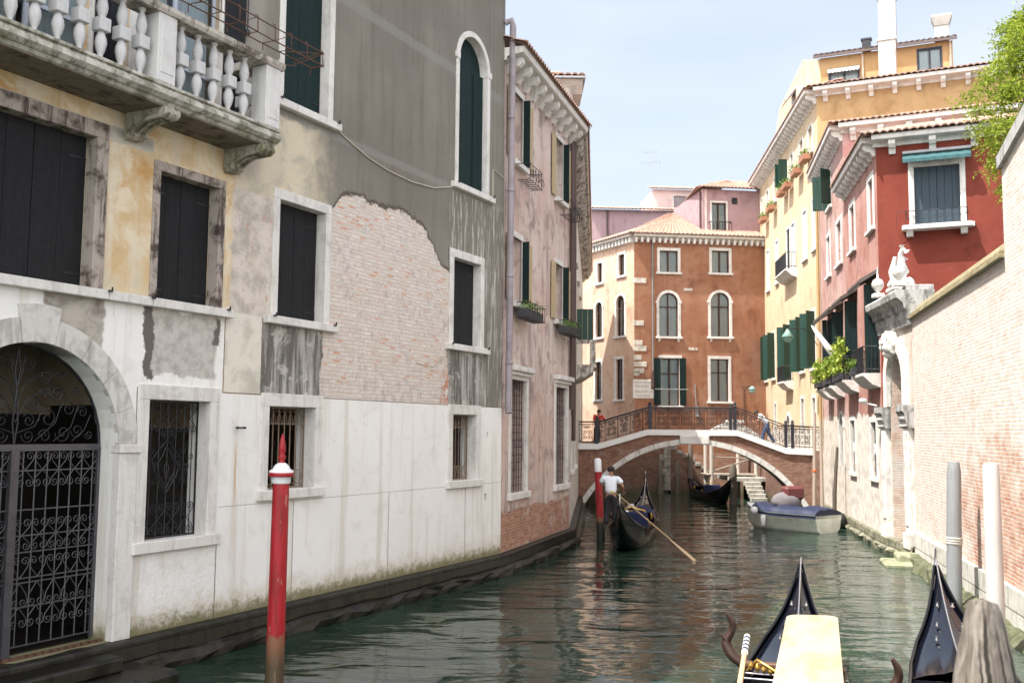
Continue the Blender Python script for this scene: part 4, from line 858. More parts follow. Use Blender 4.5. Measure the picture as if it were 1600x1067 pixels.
for i, h_ in enumerate(mid):
    f = glass_win(YL, *h_, .12, cur=CURT, tr=None, wood=WHITEP)
    YL.part('shutter', leaf_shut(MB(), h_[0] + .02, h_[1] - .02, h_[2] + .02, h_[3] - .02, .03, 4), WPALE if i != 2 else SHUTG, f)
for i, h_ in enumerate(low):
    f = glass_win(YL, *h_, .12, cur=CURT, tr=None, wood=WHITEP)
    for x0, ang in ((h_[0], -115), (h_[1], -60)):
        o = YL.part('shutter', leaf_shut(MB(), 0, .52, h_[2] + .02, h_[3] - .02, 0, 2), SHUTB, f); o.matrix_local = Matrix.Translation((x0, -.03, 0)) @ Matrix.Rotation(R(ang), 4, 'Z')
for i, h_ in enumerate(gr):
    if len(h_) > 4:
        mb = MB(); ring(mb, *h_[:4], .18, .04, True); f = YL.part('door', mb, STONE); mb = MB(); arch_planks(mb, *h_[:4], .15, 5); YL.part('door_leaf', mb, m_paint('grey_door', (.2, .2, .21), .6, .3, wood=True), f)
    else:
        mb = MB(); ring(mb, *h_, .12, .03); f = YL.part('window', mb, STONE); grid_grille(YL, *h_[:4], 3, 4, IRON, f); mb = MB(); mb.box(h_[0], h_[1], .15, .17, h_[2], h_[3]); YL.part('pane', mb, DARKI, f)
# shutters open beside one attic window
for x0 in (8.86, 9.94): o = YL.part('shutter', leaf_shut(MB(), 0, .5, 17.0, 18.3, 0, 2), SHUTB); o.matrix_local = Matrix.Translation((x0, -.03, 0)) @ Matrix.Rotation(R(-80), 4, 'Z')
cornice(YL, -.2, 17.5, 19.25, .6, .6, .18, .3); cornice(YLF, -.1, 10, 19.25, .55, 1.0, .2, .3)
def balc(fr, u0, u1, z, pr=.5, h=.85, name='balcony'):
    mb = MB(); mb.prism([(0, z - .45), (-pr * .5, z - .35), (-pr, z - .1), (-pr - .05, z - .08), (-pr - .05, z), (0, z)], u0, u1, 'x'); b = fr.part(name, mb, STONE)
    mb = MB(); n = int((u1 - u0) / .13)
    for i in range(n + 1): q = u0 + .03 + (u1 - u0 - .06) * i / n; mb.tube([(q, -pr, z), (q, -pr, z + h)], .012, 4)
    for q in (u0 + .03, u1 - .03):
        for k in range(4): mb.tube([(q, -pr * k / 4, z), (q, -pr * k / 4, z + h)], .012, 4)
    for zz in (z + h, z + h * .15): mb.tube([(u0 + .03, 0, zz), (u0 + .03, -pr, zz), (u1 - .03, -pr, zz), (u1 - .03, 0, zz)], .018, 4)
    fr.part('railing', mb, IRON, b); return b
balc(YL, 8.8, 12.0, 12.0, .55); balc(YL, 8.6, 10.5, 6.25, .5, .8)
for u0, z0, lab in ((15.2, 16.9, 'nearest of the yellow house window boxes, under the rightmost attic window'), (13.0, 16.8, 'second window box from the right end of the yellow house attic row'), (10.4, 16.75, 'third window box from the right end of the yellow house attic row'), (8.9, 16.75, 'window box under the attic window with open green shutters on the yellow house'), (5.5, 16.65, 'second window box from the left end of the yellow house attic row'), (2.7, 16.6, 'leftmost window box of the yellow house attic row')):
    planter(YL.W, lab, u0, u0 + 1.15, -.12, z0 - .32, .26, .35, top=.4, n=150, group='window boxes on the yellow house', box=m_paint('terracotta_box', (.35, .16, .09)), leaf=LEAF, sz=.07)
mb = MB(); tiles(mb, (-.3, -.66, 19.58), (17.7, -.66, 19.58), (-.3, 1.2, 20.0), (17.7, 1.2, 20.0), .25, .4); YL.part('roof', mb, TILE)
mb = MB(); tiles(mb, (-.4, -.62, 19.6), (10, -.62, 19.6), (-.4, 1.8, 20.2), (10, 1.8, 20.2), .25, .4); YLF.part('roof', mb, TILE)
# penthouse
PF = Fr((14.95, 47.2), (14.95 + .914 * 6.6, 47.2 - .407 * 6.6), root=YL); PS = Fr((16.3, 61.6), (14.95, 47.2), root=YL)
PF.part('penthouse_wall', wall(MB(), 0, 5.9, 19.4, 21.75, [(.4, 1.75, 19.9, 21.1), (4.4, 5.4, 20.2, 21.5)], .2, 5), OCH)
mb = MB(); P = [(0, 19.4), (14.4, 19.4), (14.4, 21.75), (10.2, 23.3), (3, 23.0), (.4, 20.8)]; mb.prism(P, 0, .3); PS.part('penthouse_side', mb, YLM)
for u0 in (2.0, 3.6): glass_win(PS, u0, u0 + .8, 20.2, 21.8, .08, cur=CURT, tr=None, wood=WHITEP, y=-.06)
for h_ in ((.4, 1.75, 19.9, 21.1), (4.4, 5.4, 20.2, 21.5)): glass_win(PF, *h_, .05, cur=CURT, tr=None, wood=m_paint('dark_blue_frame', (.03, .035, .06)), fmat=m_paint('dark_frame', (.04, .045, .07)), sl_=False, y=.03)
mb = MB(); n = 18; mb.grid([[(.35 + 1.45 * i / n, -.02 - .3 * t, 21.15 - .25 * t - (.06 * abs(math.sin(i * math.pi / 2)) if t == 1 else 0)) for i in range(n + 1)] for t in (0, .5, 1)]); PF.part('awning', mb, WHITEP)
mb = MB(); mb.box(10.6, 11.9, -.7, .0, 19.95, 21.3); mb.v = [(x, y, z) for x, y, z in mb.v]; dm = PS.part('dormer', mb, m_paint('white_dormer', (.7, .68, .64), .7, .2))
PS.part('pane', MB().box(10.75, 11.75, -.72, -.705, 20.1, 21.1), m_paint('dark_dormer_glass', (.04, .05, .08), .1, .2), dm)
mb = MB(); mb.prism([(-.72, 21.2), (-1.25, 20.5), (-1.27, 20.54), (-.72, 21.26)], 10.4, 12.1, 'x'); PS.part('awning', mb, WHITEP, dm)
mb = MB(); tiles(mb, (-.3, -.35, 21.8), (6.1, -.35, 21.8), (-.3, 4.0, 23.4), (6.1, 4.0, 23.4), .25, .4); mb.box(-.3, 6.1, -.36, -.3, 21.68, 21.8); PF.part('penthouse_roof', mb, m_paint('dark_tile', (.12, .09, .085), .8, .4))
mb = MB(); mb.tube([(1.95, -.06, 21.7), (1.95, -.06, 19.6)], .05, 6); mb.tube([(5.8, -.06, 21.7), (5.8, -.06, 19.6)], .05, 6); PF.part('downpipe', mb, m_paint('pale_pipe', (.55, .45, .35)))
CHM = m_plaster('white_chimney_plaster', (.46, .43, .4), None, None, .4, .4)
def chimney(fr, u, y, z0, z1, w_=.7, flare=False, mat=None, lab=None):
    mb = MB(); mb.bev(u - w_ / 2, u + w_ / 2, y - w_ * .35, y + w_ * .35, z0, z1, .01)
    if flare: mb.lathe([(w_ * .7, 0), (w_ * 1.02, .4), (w_ * 1.05, .5)], (0, 0, 0), 4, False); k = 12 + 8; mb.v[-k:] = [(u + (p[0] + p[1]) * .707, y + (p[1] - p[0]) * .707 * .8, z1 - .02 + p[2]) for p in mb.v[-k:]]
    else: mb.bev(u - w_ / 2 - .05, u + w_ / 2 + .05, y - w_ * .4, y + w_ * .4, z1 + .002, z1 + .1, .01)
    return fr.part('chimney', mb, mat or CHM)
chimney(PF, 3.05, 1.0, 21.9, 24.6, .8); chimney(PF, 5.45, .8, 21.9, 22.8, .62, True); chimney(YLF, 3.15, .0, 19.75, 21.4, .75)
chimney(PF, 2.1, .5, 21.9, 22.5, .4, mat=IRON)
# street lamp arm on the yellow house end
mb = MB(); mb.tube([(17.3, 0, 8.0), (17.3, -.9, 8.35), (17.3, -1.5, 8.3)], .03, 6); mb.tube([(17.3, -.05, 7.4), (17.3, -.6, 8.2)], .02, 5); spiral(mb, 17.3, 7.9, .3, -.1, 0, 1.4, 1, .02)
wl = YL.part('wall_lamp', mb, IRON); mb = MB(); mb.lathe([(.05, .1), (.1, 0), (.28, -.25), (.26, -.28)], (17.3, -1.5, 8.2), 12); mb.lathe([(.2, -.28), (.2, -.4), (.08, -.5)], (17.3, -1.5, 8.2), 12); YL.part('lamp_shade', mb, m_paint('green_shade', (.2, .36, .3), .5, .2), wl)

# ================================================================= ROSE HOUSE (tall) and RED HOUSE (low)
_d = Vector((11.6 - 13.9, 31.2 - 44)).normalized(); _n = lambda u: (13.9 + _d.x * u, 44 + _d.y * u)
RS = Fr(_n(-1.2), _n(6.2), 'rose_house', 'rose house with green shutters and stone cornice, between the yellow and red houses', 'building')
RSM = m_plaster('rose_plaster', (.4, .24, .21), (.3, .16, .14), (.52, .38, .34), .35, .8, peel=(4.2, 1.6, (.62, .55, .48)), algae=(.1, (.16, .15, .08)))
OFF = 1.2
rh = [(2.45, 3.4, 10.25, 11.95), (5.35, 6.6, 10.25, 11.95), (4.9, 6.5, 5.4, 8.3), (2.4, 3.6, 5.4, 8.3), (5.1, 6.1, 2.2, 4.3, True), (2.9, 4.0, 13.1, 14.6)]
RS.part('wall', wall(MB(), 0, 7.4, .4, 15.2, rh, .3, 6), RSM)
RSF = Fr(_n(6.2), (_n(6.2)[0] + .914 * 8, _n(6.2)[1] - .407 * 8), root=RS)
RSF.part('end_wall', wall(MB(), 0, 8, 10, 15.2, [], .2, .4), m_plaster('dusty_rose_plaster', (.5, .26, .24), (.36, .16, .14), (.58, .42, .4), .5, .9))
cornice(RS, -.1, 7.55, 15.15, .5, .5, .18, .28); cornice(RSF, -.1, 8, 15.15, .45, .95, .22, .32)
mb = MB(); tiles(mb, (0, -.55, 15.48), (7.9, -.55, 15.48), (0, 2, 16.1), (6, 2, 16.1), .22, .4); RS.part('roof', mb, TILE)
mb = MB(); tiles(mb, (-.5, -.5, 15.48), (8, -.5, 15.48), (1.5, 2, 16.2), (8, 2, 16.2), .22, .4); RSF.part('roof', mb, TILE)
for h_ in rh[:2]: glass_win(RS, *h_, .16, cur=None, tr=None, wood=WHITEP)
RS.part('downpipe', MB().tube([(.12, -.12, 15.0), (.12, -.12, 3.0)], .07, 8), m_paint('ochre_downpipe', (.4, .26, .12)))
f = glass_win(RS, *rh[5], .12, cur=None, tr=None)
for x0, ang in ((2.9, -100), (4.0, -50)): o = RS.part('shutter', leaf_shut(MB(), 0, .6, 13.1, 14.6, 0, 3), SHUTB, f); o.matrix_local = Matrix.Translation((x0, -.03, 0)) @ Matrix.Rotation(R(ang), 4, 'Z')
RD = Fr(_n(6.2), (11.6, 31.2), 'red_house', 'deep red house with awnings and balconies beside the white stone water gate', 'building')
RDM = m_plaster('brick_red_plaster', (.37, .19, .155), (.27, .12, .1), (.48, .3, .26), .35, .7, peel=(4.1, 2.2, (.66, .6, .54)), algae=(.15, (.16, .15, .07)))
rl = RD.len
rdh = [(11.5 - 6.2, 12.35 - 6.2, 10.2, 11.85), (7.6 - 6.2, 8.6 - 6.2, 10.2, 11.85), (10.9 - 6.2, 12.7 - 6.2, 5.45, 8.3), (6.9 - 6.2, 8.6 - 6.2, 5.45, 8.3), (6.65 - 6.2, 7.7 - 6.2, 2.1, 4.0), (10.95 - 6.2, 11.95 - 6.2, 2.1, 3.9)]
RD.part('wall', wall(MB(), 0.02, rl, .4, 12.7, rdh, .3, 5), RDM)
RDF = Fr((11.6, 31.2), (11.6 + .914 * 7, 31.2 - .407 * 7), root=RD)
RED = m_plaster('deep_red_plaster', (.175, .037, .025), (.12, .027, .02), (.23, .058, .04), .2, .5)
RDF.part('front_wall', wall(MB(), 0, 7, 3, 12.7, [(1.1, 2.42, 10.0, 11.9)], .25, .5), RED)
cornice(RD, 0.1, rl + .1, 12.65, .45, .6, .2, .25); cornice(RDF, -.1, 7, 12.65, .42, 1.05, .2, .28)
mb = MB(); tiles(mb, (0.1, -.52, 12.98), (rl + .5, -.52, 12.98), (0.1, 1.6, 13.6), (rl - 1, 1.6, 13.6), .22, .4); RD.part('roof', mb, TILE)
mb = MB(); tiles(mb, (-.5, -.5, 12.98), (7, -.5, 12.98), (1, 1.6, 13.7), (7, 1.6, 13.7), .22, .4); RDF.part('roof', mb, TILE)
for h_ in rdh[:2]: glass_win(RD, *h_, .18, cur=None, tr=None, wood=WHITEP)
f = shut_window(RDF, 1.1, 2.42, 10.0, 11.9, .16, mat=m_paint('dark_blue_shutter', (.03, .05, .07), .6, .5, wood=True), y=.12, s_ext=.22, planks=3, hinge=False)
mb = MB()
for q in (.95, 2.5): mb.prism([(-.3, 9.86), (.02, 9.86), (.02, 9.66), (-.2, 9.66)], q - .1, q + .1, 'x')
mb.bev(.75, 2.72, -.42, .02, 9.84, 9.98, .01); RDF.part('balcony_slab', mb, STONE, f)
mb = MB()
for zz in (10.0, 10.42): mb.tube([(.85, 0, zz), (.85, -.36, zz), (2.6, -.36, zz), (2.6, 0, zz)], .014, 4)
for i in range(9): q = .85 + i * .219; mb.tube([(q, -.36, 10.0), (q, -.36, 10.42)], .008, 4); spiral(mb, q + .1, 10.2, .1, -.36, 0, 1.1, 1, .008, 10) if i < 8 else None
mb.tube([(.85, -.36, 10.42), (.6, -.36, 10.45), (.55, -.2, 10.0)], .01, 4)
RDF.part('railing', mb, IRON, f)
mb = MB(); n = 30; mb.grid([[(.8 + 1.95 * i / n, -.03 - .42 * t + .012 * math.sin(i * 1.3), 12.3 - .24 * t - (.02 * abs(math.sin(i * math.pi / 2)) if t == 1 else 0)) for i in range(n + 1)] for t in (0, .4, .8, 1)])
mb.grid([[(.8 + 1.95 * i / n, -.45 + .012 * math.sin(i * 1.3), 12.06 - .1 * t - (.02 * abs(math.sin(i * math.pi / 2)) if t else 0)) for i in range(n + 1)] for t in (0, 1)])
aw = RDF.part('awning', mb, m_paint('teal_canvas', (.035, .1, .11), .8, .35)); RDF.part('awning_case', MB().bev(.78, 2.77, -.14, .01, 12.3, 12.4, .02), LEAD, aw)
AWN = m_paint('dark_awning_board', (.1, .08, .07), .7, .5); BDK = SHUTG
k = 0
for fr, h_, off in ((RD, rdh[2], 0), (RD, rdh[3], 0), (RS, rh[2], 0), (RS, rh[3], 0)):
    u0, u1, z0, z1 = h_[:4]; mb = MB(); ring(mb, u0, u1, z0, z1, .06, .02); f = fr.part('window', mb, SHUTG)
    mb = MB(); leaf_shut(mb, 0, .4, z0, z1 - .02, 0, 2); 
    for zz in (z0 + .8, z0 + 1.4, z0 + 2.1): mb.box(.01, .39, -.012, .0, zz, zz + .06)
    o = fr.part('shutter', mb, SHUTG, f); o.matrix_local = Matrix.Translation((u1 - .03, -.02, 0)) @ Matrix.Rotation(R(-92), 4, 'Z')
    fr.part('pane', MB().box(u0, u1, .24, .26, z0, z1), DARKI, f)
    mb = MB(); mb.prism([(.0, z1 + .45), (-.6, z1 + .1), (-.62, z1 + .0), (-.58, z1 - .02), (.0, z1 + .33)], u0 - .3, u1 + .3, 'x')
    for i in range(12): q = u0 - .3 + (u1 - u0 + .6) * (i + .5) / 12; mb.box(q - .03, q + .03, -.61, -.57, z1 - .1, z1 + .02)
    fr.part('awning', mb, AWN, f); balc(fr, u0 - .15, u1 + .15, z0 - .02, .5, .85)
PLNT = m_leaf('lush_balcony_leaves', [(.16, .26, .03), (.3, .4, .05), (.38, .42, .08), (.07, .13, .02)])
for fr, u0, u1, zz, n, top_, lab in ((RD, .6, 2.4, 5.45, 900, 1.5, 'large bushy yellow-green plant on the second balcony from the right of the red house'), (RS, 5.0, 6.4, 5.45, 500, 1.0, 'middle yellow-green bush on the third balcony, left of the large bushy plant'), (RS, 2.4, 3.8, 5.45, 450, 1.05, 'leftmost small green bush on the last balcony beside the yellow house'), (RD, 4.75, 5.3, 5.45, 200, .35, 'small dark trailing plant on the balcony nearest the white portal')):
    t = planter(fr.W, lab, u0, u1, -.3, zz, .25, .35, leaf=PLNT if top_ > .5 else LEAF, top=top_, n=n * 2, sz=.11 if top_ > .5 else .06, droop=.35)
for h_ in rdh[4:]:
    mb = MB(); ring(mb, *h_, .16, .03); f = RD.part('window', mb, STONE); RD.part('sill', sill(MB(), h_[0], h_[1], h_[2], .2, .12, .1), STONE, f); grid_grille(RD, *h_, 5, 9, IRON, f)
    mb = MB()
    for i in range(8): q = h_[0] + (h_[1] - h_[0]) * i / 8; mb.tube([(q, .1, h_[2] + .75), (q + .13, .1, h_[2] + 1.1)], .012, 4); mb.tube([(q + .13, .1, h_[2] + .75), (q, .1, h_[2] + 1.1)], .012, 4)
    RD.part('lattice_band', mb, WHITEP, f); RD.part('pane', MB().box(h_[0], h_[1], .22, .25, h_[2], h_[3]), DARKI, f)
mb = MB(); ring(mb, *rh[4][:4], .14, .03, True); f = RS.part('window', mb, STONE); grid_grille(RS, *rh[4][:4], 5, 9, IRON, f); RS.part('pane', MB().box(rh[4][0], rh[4][1], .22, .25, rh[4][2], rh[4][3]), DARKI, f)
mb = MB(); mb.tube([(rl - .1, -.15, 4.4), (rl - .1, -.6, 4.5)], .03, 5); mb.lathe([(.1, 0), (.14, .05), (.1, .12)], (rl - .1, -.55, 4.5), 10); RD.part('wall_lamp', mb, WHITEP)
t = thing('parasol', 'furled white parasol leaning out over the small balcony plants', 'parasol', (12.75, 38.6, 6.2)); t.rotation_euler = Vector((-.62, .25, 1)).to_track_quat('Z', 'Y').to_euler()
MB().tube([(0, 0, -.8), (0, 0, 1.9)], .02, 6).build('pole', LEAD, t); MB().lathe([(.1, .3), (.13, .34), (.13, .8), (.1, 1.4), (.04, 1.8), (.02, 1.84)], (0, 0, 0), 10, wob=.15).build('canvas', SH_W0, t)
plinth('right_quay_footing', 'rough algae-covered stone footing along the right bank', [_n(-1.2), _n(5), (11.55, 31.1), (11.25, 27.9)], m_stone('algae_footing_stone', (.28, .26, .2), (.03, .032, .02), .85, .7, moss=1, rough=.7, mossc=(.06, .07, .025)), .42, .3, .12)

# ================================================================= PORTAL + STATUE
PT = Fr((11.68, 31.2), (11.3, 28.0), 'stone_portal', 'carved white stone water gate with arch and entablature between red house and brick wall', 'gateway')
PS1 = m_stone('portal_stone', (.7, .68, .64), (.22, .2, .18), .45, .45); PS2 = m_stone('dark_weathered_stone', (.42, .41, .4), (.09, .085, .08), .75, .7)
PT.part('wall', wall(MB(), 0, 3.2, 0, 6.7, [(.75, 2.5, .25, 6.0, True)], .5, 1.4), m_brick('portal_side_brick', ((.5, .3, .22), (.6, .45, .36), (.6, .55, .5)), .7))
PT.part('door', MB().box(.7, 2.55, .5, .6, .2, 6.1), m_stone('rough_infill_stone', (.5, .48, .45), (.25, .23, .21), .6, .5, block=(.5, .3)))
for u in (.35, 2.86):
    mb = MB(); mb.bev(u - .3, u + .3, -.22, .05, .3, .75, .02); mb.bev(u - .24, u + .24, -.16, .05, .75, 3.7, .02); mb.bev(u - .14, u + .14, -.19, -.15, .95, 3.55, .01); p_ = PT.part('pilaster', mb, PS1)
    mb = MB(); mb.prism([(-.16, 3.68), (-.22, 3.74), (-.2, 3.8), (-.24, 3.95), (-.27, 4.1), (-.32, 4.16), (-.32, 4.34), (.05, 4.34), (.05, 3.68)], u - .4, u + .38, 'x')
    for i in range(5): mb.lathe([(.02, 0), (.06, .03), (.05, .1), (.02, .13)], (u - .24 + i * .12, -.22, 3.9), 7)
    PT.part('capital', mb, PS2, p_)
mb = MB(); r = .875
for i in range(14):
    P = [(1.625 - (r) * math.cos(math.pi * (i + k) / 14), 5.125 + r * math.sin(math.pi * (i + k) / 14)) for k in (0, 1)]; Q = [(1.625 - (r + .34) * math.cos(math.pi * (i + k) / 14), 5.125 + (r + .34) * math.sin(math.pi * (i + k) / 14)) for k in (1, 0)]; mb.prism(P + Q, -.14, .05)
for u in (.58, 2.67): mb.bev(u - .17, u + .17, -.14, .05, 4.34, 5.13, .01)
PT.part('archivolt', mb, PS1)
bm = bmesh.new(); bmesh.ops.create_icosphere(bm, subdivisions=4, radius=.36)
for v in bm.verts:
    q = v.co * 9; d = mnoise.noise(q) * .22 + mnoise.noise(q * 2.4) * .08; v.co *= 1 + d; v.co.z *= 1.15
    if v.co.y < -.1: v.co.y -= .1 * math.sin(v.co.x * 22) * math.sin(v.co.z * 17)
mb = MB(); bm.verts.ensure_lookup_table(); mb.add([(v.co.x * .9 + 1.62, v.co.y * .8 - .16, v.co.z + 6.15) for v in bm.verts], [[v.index for v in f.verts] for f in bm.faces], True); bm.free()
for sg in (-1, 1): mb.lathe([(.02, -.05), (.06, 0), (.02, .05)], (1.62 + sg * .13, -.42, 6.2), 8)
mb.lathe([(.02, -.1), (.06, -.02), (.03, .08)], (1.62, -.46, 6.1), 8); PT.part('keystone_mask', mb, PS1)
mb = MB(); mb.prism([(.6, 6.6), (-.1, 6.6), (-.14, 6.75), (-.16, 6.78), (-.18, 7.0), (-.24, 7.05), (-.26, 7.18), (-.38, 7.32), (-.46, 7.36), (-.48, 7.52), (-.44, 7.58), (.6, 7.58)], -.25, 3.4, 'x'); mb.bev(-.1, 3.3, -.1, .62, 7.582, 7.74, .02); PT.part('entablature', mb, PS2)
mb = MB()
for u in (.5, 2.95): mb.bev(u - .16, u + .16, -.4, -.08, 7.742, 7.86, .01); mb.lathe([(.06, 0), (.05, .05), (.1, .1), (.18, .22), (.19, .32), (.13, .43), (.03, .49), (.02, .7), (.005, .85)], (u, -.24, 7.86), 12)
PT.part('ball_finial', mb, PS1)

# ================================================================= skinned figures
def skin(verts, edges, radii, sub=2, root=0):
    me = bpy.data.meshes.new('tmp'); me.from_pydata(verts, edges, []); me.update(); o = bpy.data.objects.new('tmp', me); C.objects.link(o)
    m = o.modifiers.new('s', 'SKIN'); m.use_smooth_shade = True; m.branch_smoothing = .6
    for i, r in enumerate(radii): me.skin_vertices[0].data[i].radius = r if isinstance(r, tuple) else (r, r)
    for i in range(len(verts)): me.skin_vertices[0].data[i].use_root = (i == root)
    if sub: m2 = o.modifiers.new('b', 'SUBSURF'); m2.levels = sub
    bpy.context.view_layer.update(); e = bpy.data.meshes.new_from_object(o.evaluated_get(bpy.context.evaluated_depsgraph_get()))
    mb = MB(); mb.add([v.co[:] for v in e.vertices], [tuple(p.vertices) for p in e.polygons], True); bpy.data.objects.remove(o); bpy.data.meshes.remove(me); bpy.data.meshes.remove(e); return mb
SKIN = m_paint('skin', (.34, .18, .12), .5, .12)
def hand(mb, wrist, d, palm, s_=1.):
    """palm + five curled fingers; d = pointing direction, palm = palm normal"""
    d = Vector(d).normalized(); pn = Vector(palm).normalized(); sd = d.cross(pn).normalized(); w_ = Vector(wrist)
    V = [w_, w_ + d * .05, w_ + d * .09]; m = skin([tuple(v) for v in V], [(0, 1), (1, 2)], [(.028, .02), (.04, .017), (.038, .014)], 1); mb.add(m.v, m.f, True)
    for i, (o, L) in enumerate(((-.03, .065), (-.01, .075), (.01, .07), (.03, .055))):
        a = w_ + d * .085 + sd * o; b = a + d * L * .5 + pn * L * .25; c = b + pn * L * .5 + d * L * .05; m = skin([tuple(a), tuple(b), tuple(c)], [(0, 1), (1, 2)], [.0095, .009, .0075], 1); mb.add(m.v, m.f, True)
    a = w_ + d * .03 - sd * .035; b = a + d * .035 - sd * .02 + pn * .02; c = b + d * .025 + pn * .02; m = skin([tuple(a), tuple(b), tuple(c)], [(0, 1), (1, 2)], [.012, .011, .008], 1); mb.add(m.v, m.f, True)
def person(label, loc, rz, J, shirt, pants, hair=(.02, .015, .012), hat=None, shoes=(.02, .02, .02), group=None, sleeves=.75, seated=False):
    """J: joints in metres, x right, y forward; one continuous body, clothing as its parts"""
    g = lambda k: tuple(J[k])
    names = ['pelvis', 'waist', 'chest', 'neckb', 'head', 'crown', 'shL', 'elL', 'wrL', 'shR', 'elR', 'wrR', 'hipL', 'knL', 'anL', 'toL', 'hipR', 'knR', 'anR', 'toR']
    hd = Vector(J['head']); nb = Vector(J['neckb']); cr_ = Vector(J.get('crown', hd + (hd - nb).normalized() * .1)); J['crown'] = cr_
    E = [(0, 1), (1, 2), (2, 3), (3, 4), (4, 5), (2, 6), (6, 7), (7, 8), (2, 9), (9, 10), (10, 11), (0, 12), (12, 13), (13, 14), (14, 15), (0, 16), (16, 17), (17, 18), (18, 19)]
    Rr = [(.12, .08), (.105, .075), (.13, .085), .05, (.078, .092), (.06, .07), .06, .042, .028, .06, .042, .028, .085, .055, .038, .03, .085, .055, .038, .03]
    mb = skin([g(n) for n in names], E, Rr, 2)
    fw = Vector(J.get('face', (0, 1, 0))).normalized(); sdv = fw.cross(Vector((0, 0, 1))).normalized()
    def ball(c, r, seg=8): mb.lathe([(r * .2, -r), (r * .8, -r * .6), (r, 0), (r * .8, r * .6), (r * .2, r)], tuple(c), seg)
    ball(hd + fw * .098 - Vector((0, 0, .01)), .016); ball(hd + fw * .085 - Vector((0, 0, .055)), .02)
    for sg in (-1, 1): ball(hd + sdv * sg * .083, .02); ball(hd + fw * .082 + sdv * sg * .032 + Vector((0, 0, .02)), .012)
    for s_, e_, w_ in (('shL', 'elL', 'wrL'), ('shR', 'elR', 'wrR')):
        d = Vector(J[w_]) - Vector(J[e_]); hand(mb, J[w_], d, (0, .3, -1) if abs(d.normalized().z) < .8 else (0, 1, 0))
    root = mb.build('person', SKIN); root.location = loc; root.rotation_euler = (0, 0, rz); tag(root, label, 'person', group)
    lerp = lambda a, b, t: tuple(Vector(a).lerp(Vector(b), t))
    t = sleeves; eL = lerp(J['shL'], J['elL'], t); eR = lerp(J['shR'], J['elR'], t); up = (lerp(J['chest'], J['neckb'], .75))
    s_ = skin([lerp(J['pelvis'], J['waist'], -.1), g('waist'), g('chest'), up, g('shL'), eL, g('shR'), eR], [(0, 1), (1, 2), (2, 3), (2, 4), (4, 5), (2, 6), (6, 7)], [(.2, .155), (.19, .15), (.215, .16), (.13, .11), .1, .085, .1, .085], 2)
    s_.build('shirt', shirt, root)
    p_ = skin([g('pelvis'), lerp(J['pelvis'], J['waist'], .35), g('hipL'), g('knL'), lerp(J['knL'], J['anL'], 1.05), g('hipR'), g('knR'), lerp(J['knR'], J['anR'], 1.05)], [(0, 1), (0, 2), (2, 3), (3, 4), (0, 5), (5, 6), (6, 7)], [(.2, .155), (.185, .145), .125, .092, .075, .125, .092, .075], 2)
    p_.build('trousers', pants, root)
    for a, b in (('anL', 'toL'), ('anR', 'toR')): skin([g(a), lerp(J[a], J[b], .5), g(b)], [(0, 1), (1, 2)], [(.048, .05), (.045, .035), (.035, .025)], 1).build('shoe', m_paint('shoe', shoes), root)
    up_ = (cr_ - hd).normalized(); c0 = hd + up_ * .045 - fw * .015
    hm = MB(); bm = bmesh.new(); bmesh.ops.create_icosphere(bm, subdivisions=3, radius=.105)
    vs = [v.co + c0 for v in bm.verts]; bm.verts.ensure_lookup_table()
    keep = [[v.index for v in f.verts] for f in bm.faces if (f.calc_center_median().dot(up_) > -.01 or f.calc_center_median().dot(fw) < -.02 and f.calc_center_median().dot(up_) > -.075)]
    hm.add([tuple(v) for v in vs], keep, True); bm.free(); hm.build('hair', m_paint('hair', hair, .7, .3), root)
    if hat: m = MB(); m.lathe([(.19, 0), (.2, .008), (.11, .015), (.105, .08), (.085, .11), (.02, .115)], tuple(c0 + up_ * .02), 18); m.build('hat', hat, root)
    return root

def stand(sp=.16, lean=0): 
    return dict(pelvis=(0, 0, .93), waist=(0, lean * .3, 1.1), chest=(0, lean * .7, 1.33), neckb=(0, lean, 1.5), head=(0, lean * 1.1 + .02, 1.62), shL=(-.19, lean * .85, 1.43), shR=(.19, lean * .85, 1.43), hipL=(-.1, 0, .88), hipR=(.1, 0, .88), knL=(-sp * .75, .03, .5), knR=(sp * .75, .03, .5), anL=(-sp, -.02, .08), anR=(sp, -.02, .08), toL=(-sp - .02, .15, .035), toR=(sp + .02, .15, .035), elL=(-.3, lean + .02, 1.17), wrL=(-.28, lean + .2, 1.0), elR=(.3, lean + .02, 1.17), wrR=(.28, lean + .2, 1.0))
SH_W = m_paint('white_cotton', (.72, .75, .82), .9, .12); TR_B = m_paint('black_cloth', (.018, .018, .022), .9, .2); SH_R = m_paint('red_cloth', (.55, .03, .025), .9, .2); JEAN = m_paint('blue_jeans', (.06, .09, .18), .9, .3)
J = stand(.14, .06); J['elR'] = (.33, .0, 1.17); J['wrR'] = (.33, .2, 1.02); J['elL'] = (-.3, .12, 1.2); J['wrL'] = (.1, .32, 1.1); J['anL'] = (-.14, -.1, .08); J['toL'] = (-.15, .08, .035)
gond = person('gondolier seen from behind in white short-sleeved shirt and black trousers, rowing on the stern', (3.1, 31.1, .62), R(-8), J, SH_W, TR_B); gond.scale = (1.12, 1.1, 1.04)
mb = MB(); mb.bev(-.02, .1, -.128, -.12, .985, 1.03, .004); mb.build('belt_patch', m_paint('yellow_cloth', (.6, .45, .08)), gond)
J = stand(.1, .2); J['wrL'] = (-.25, .5, 1.05); J['wrR'] = (.25, .5, 1.05); J['elL'] = (-.32, .3, 1.15); J['elR'] = (.32, .3, 1.15)
person('person in bright red top leaning on the railing at the left bridge end', (4.38, 51.1, 2.88), R(-160), J, SH_R, TR_B)
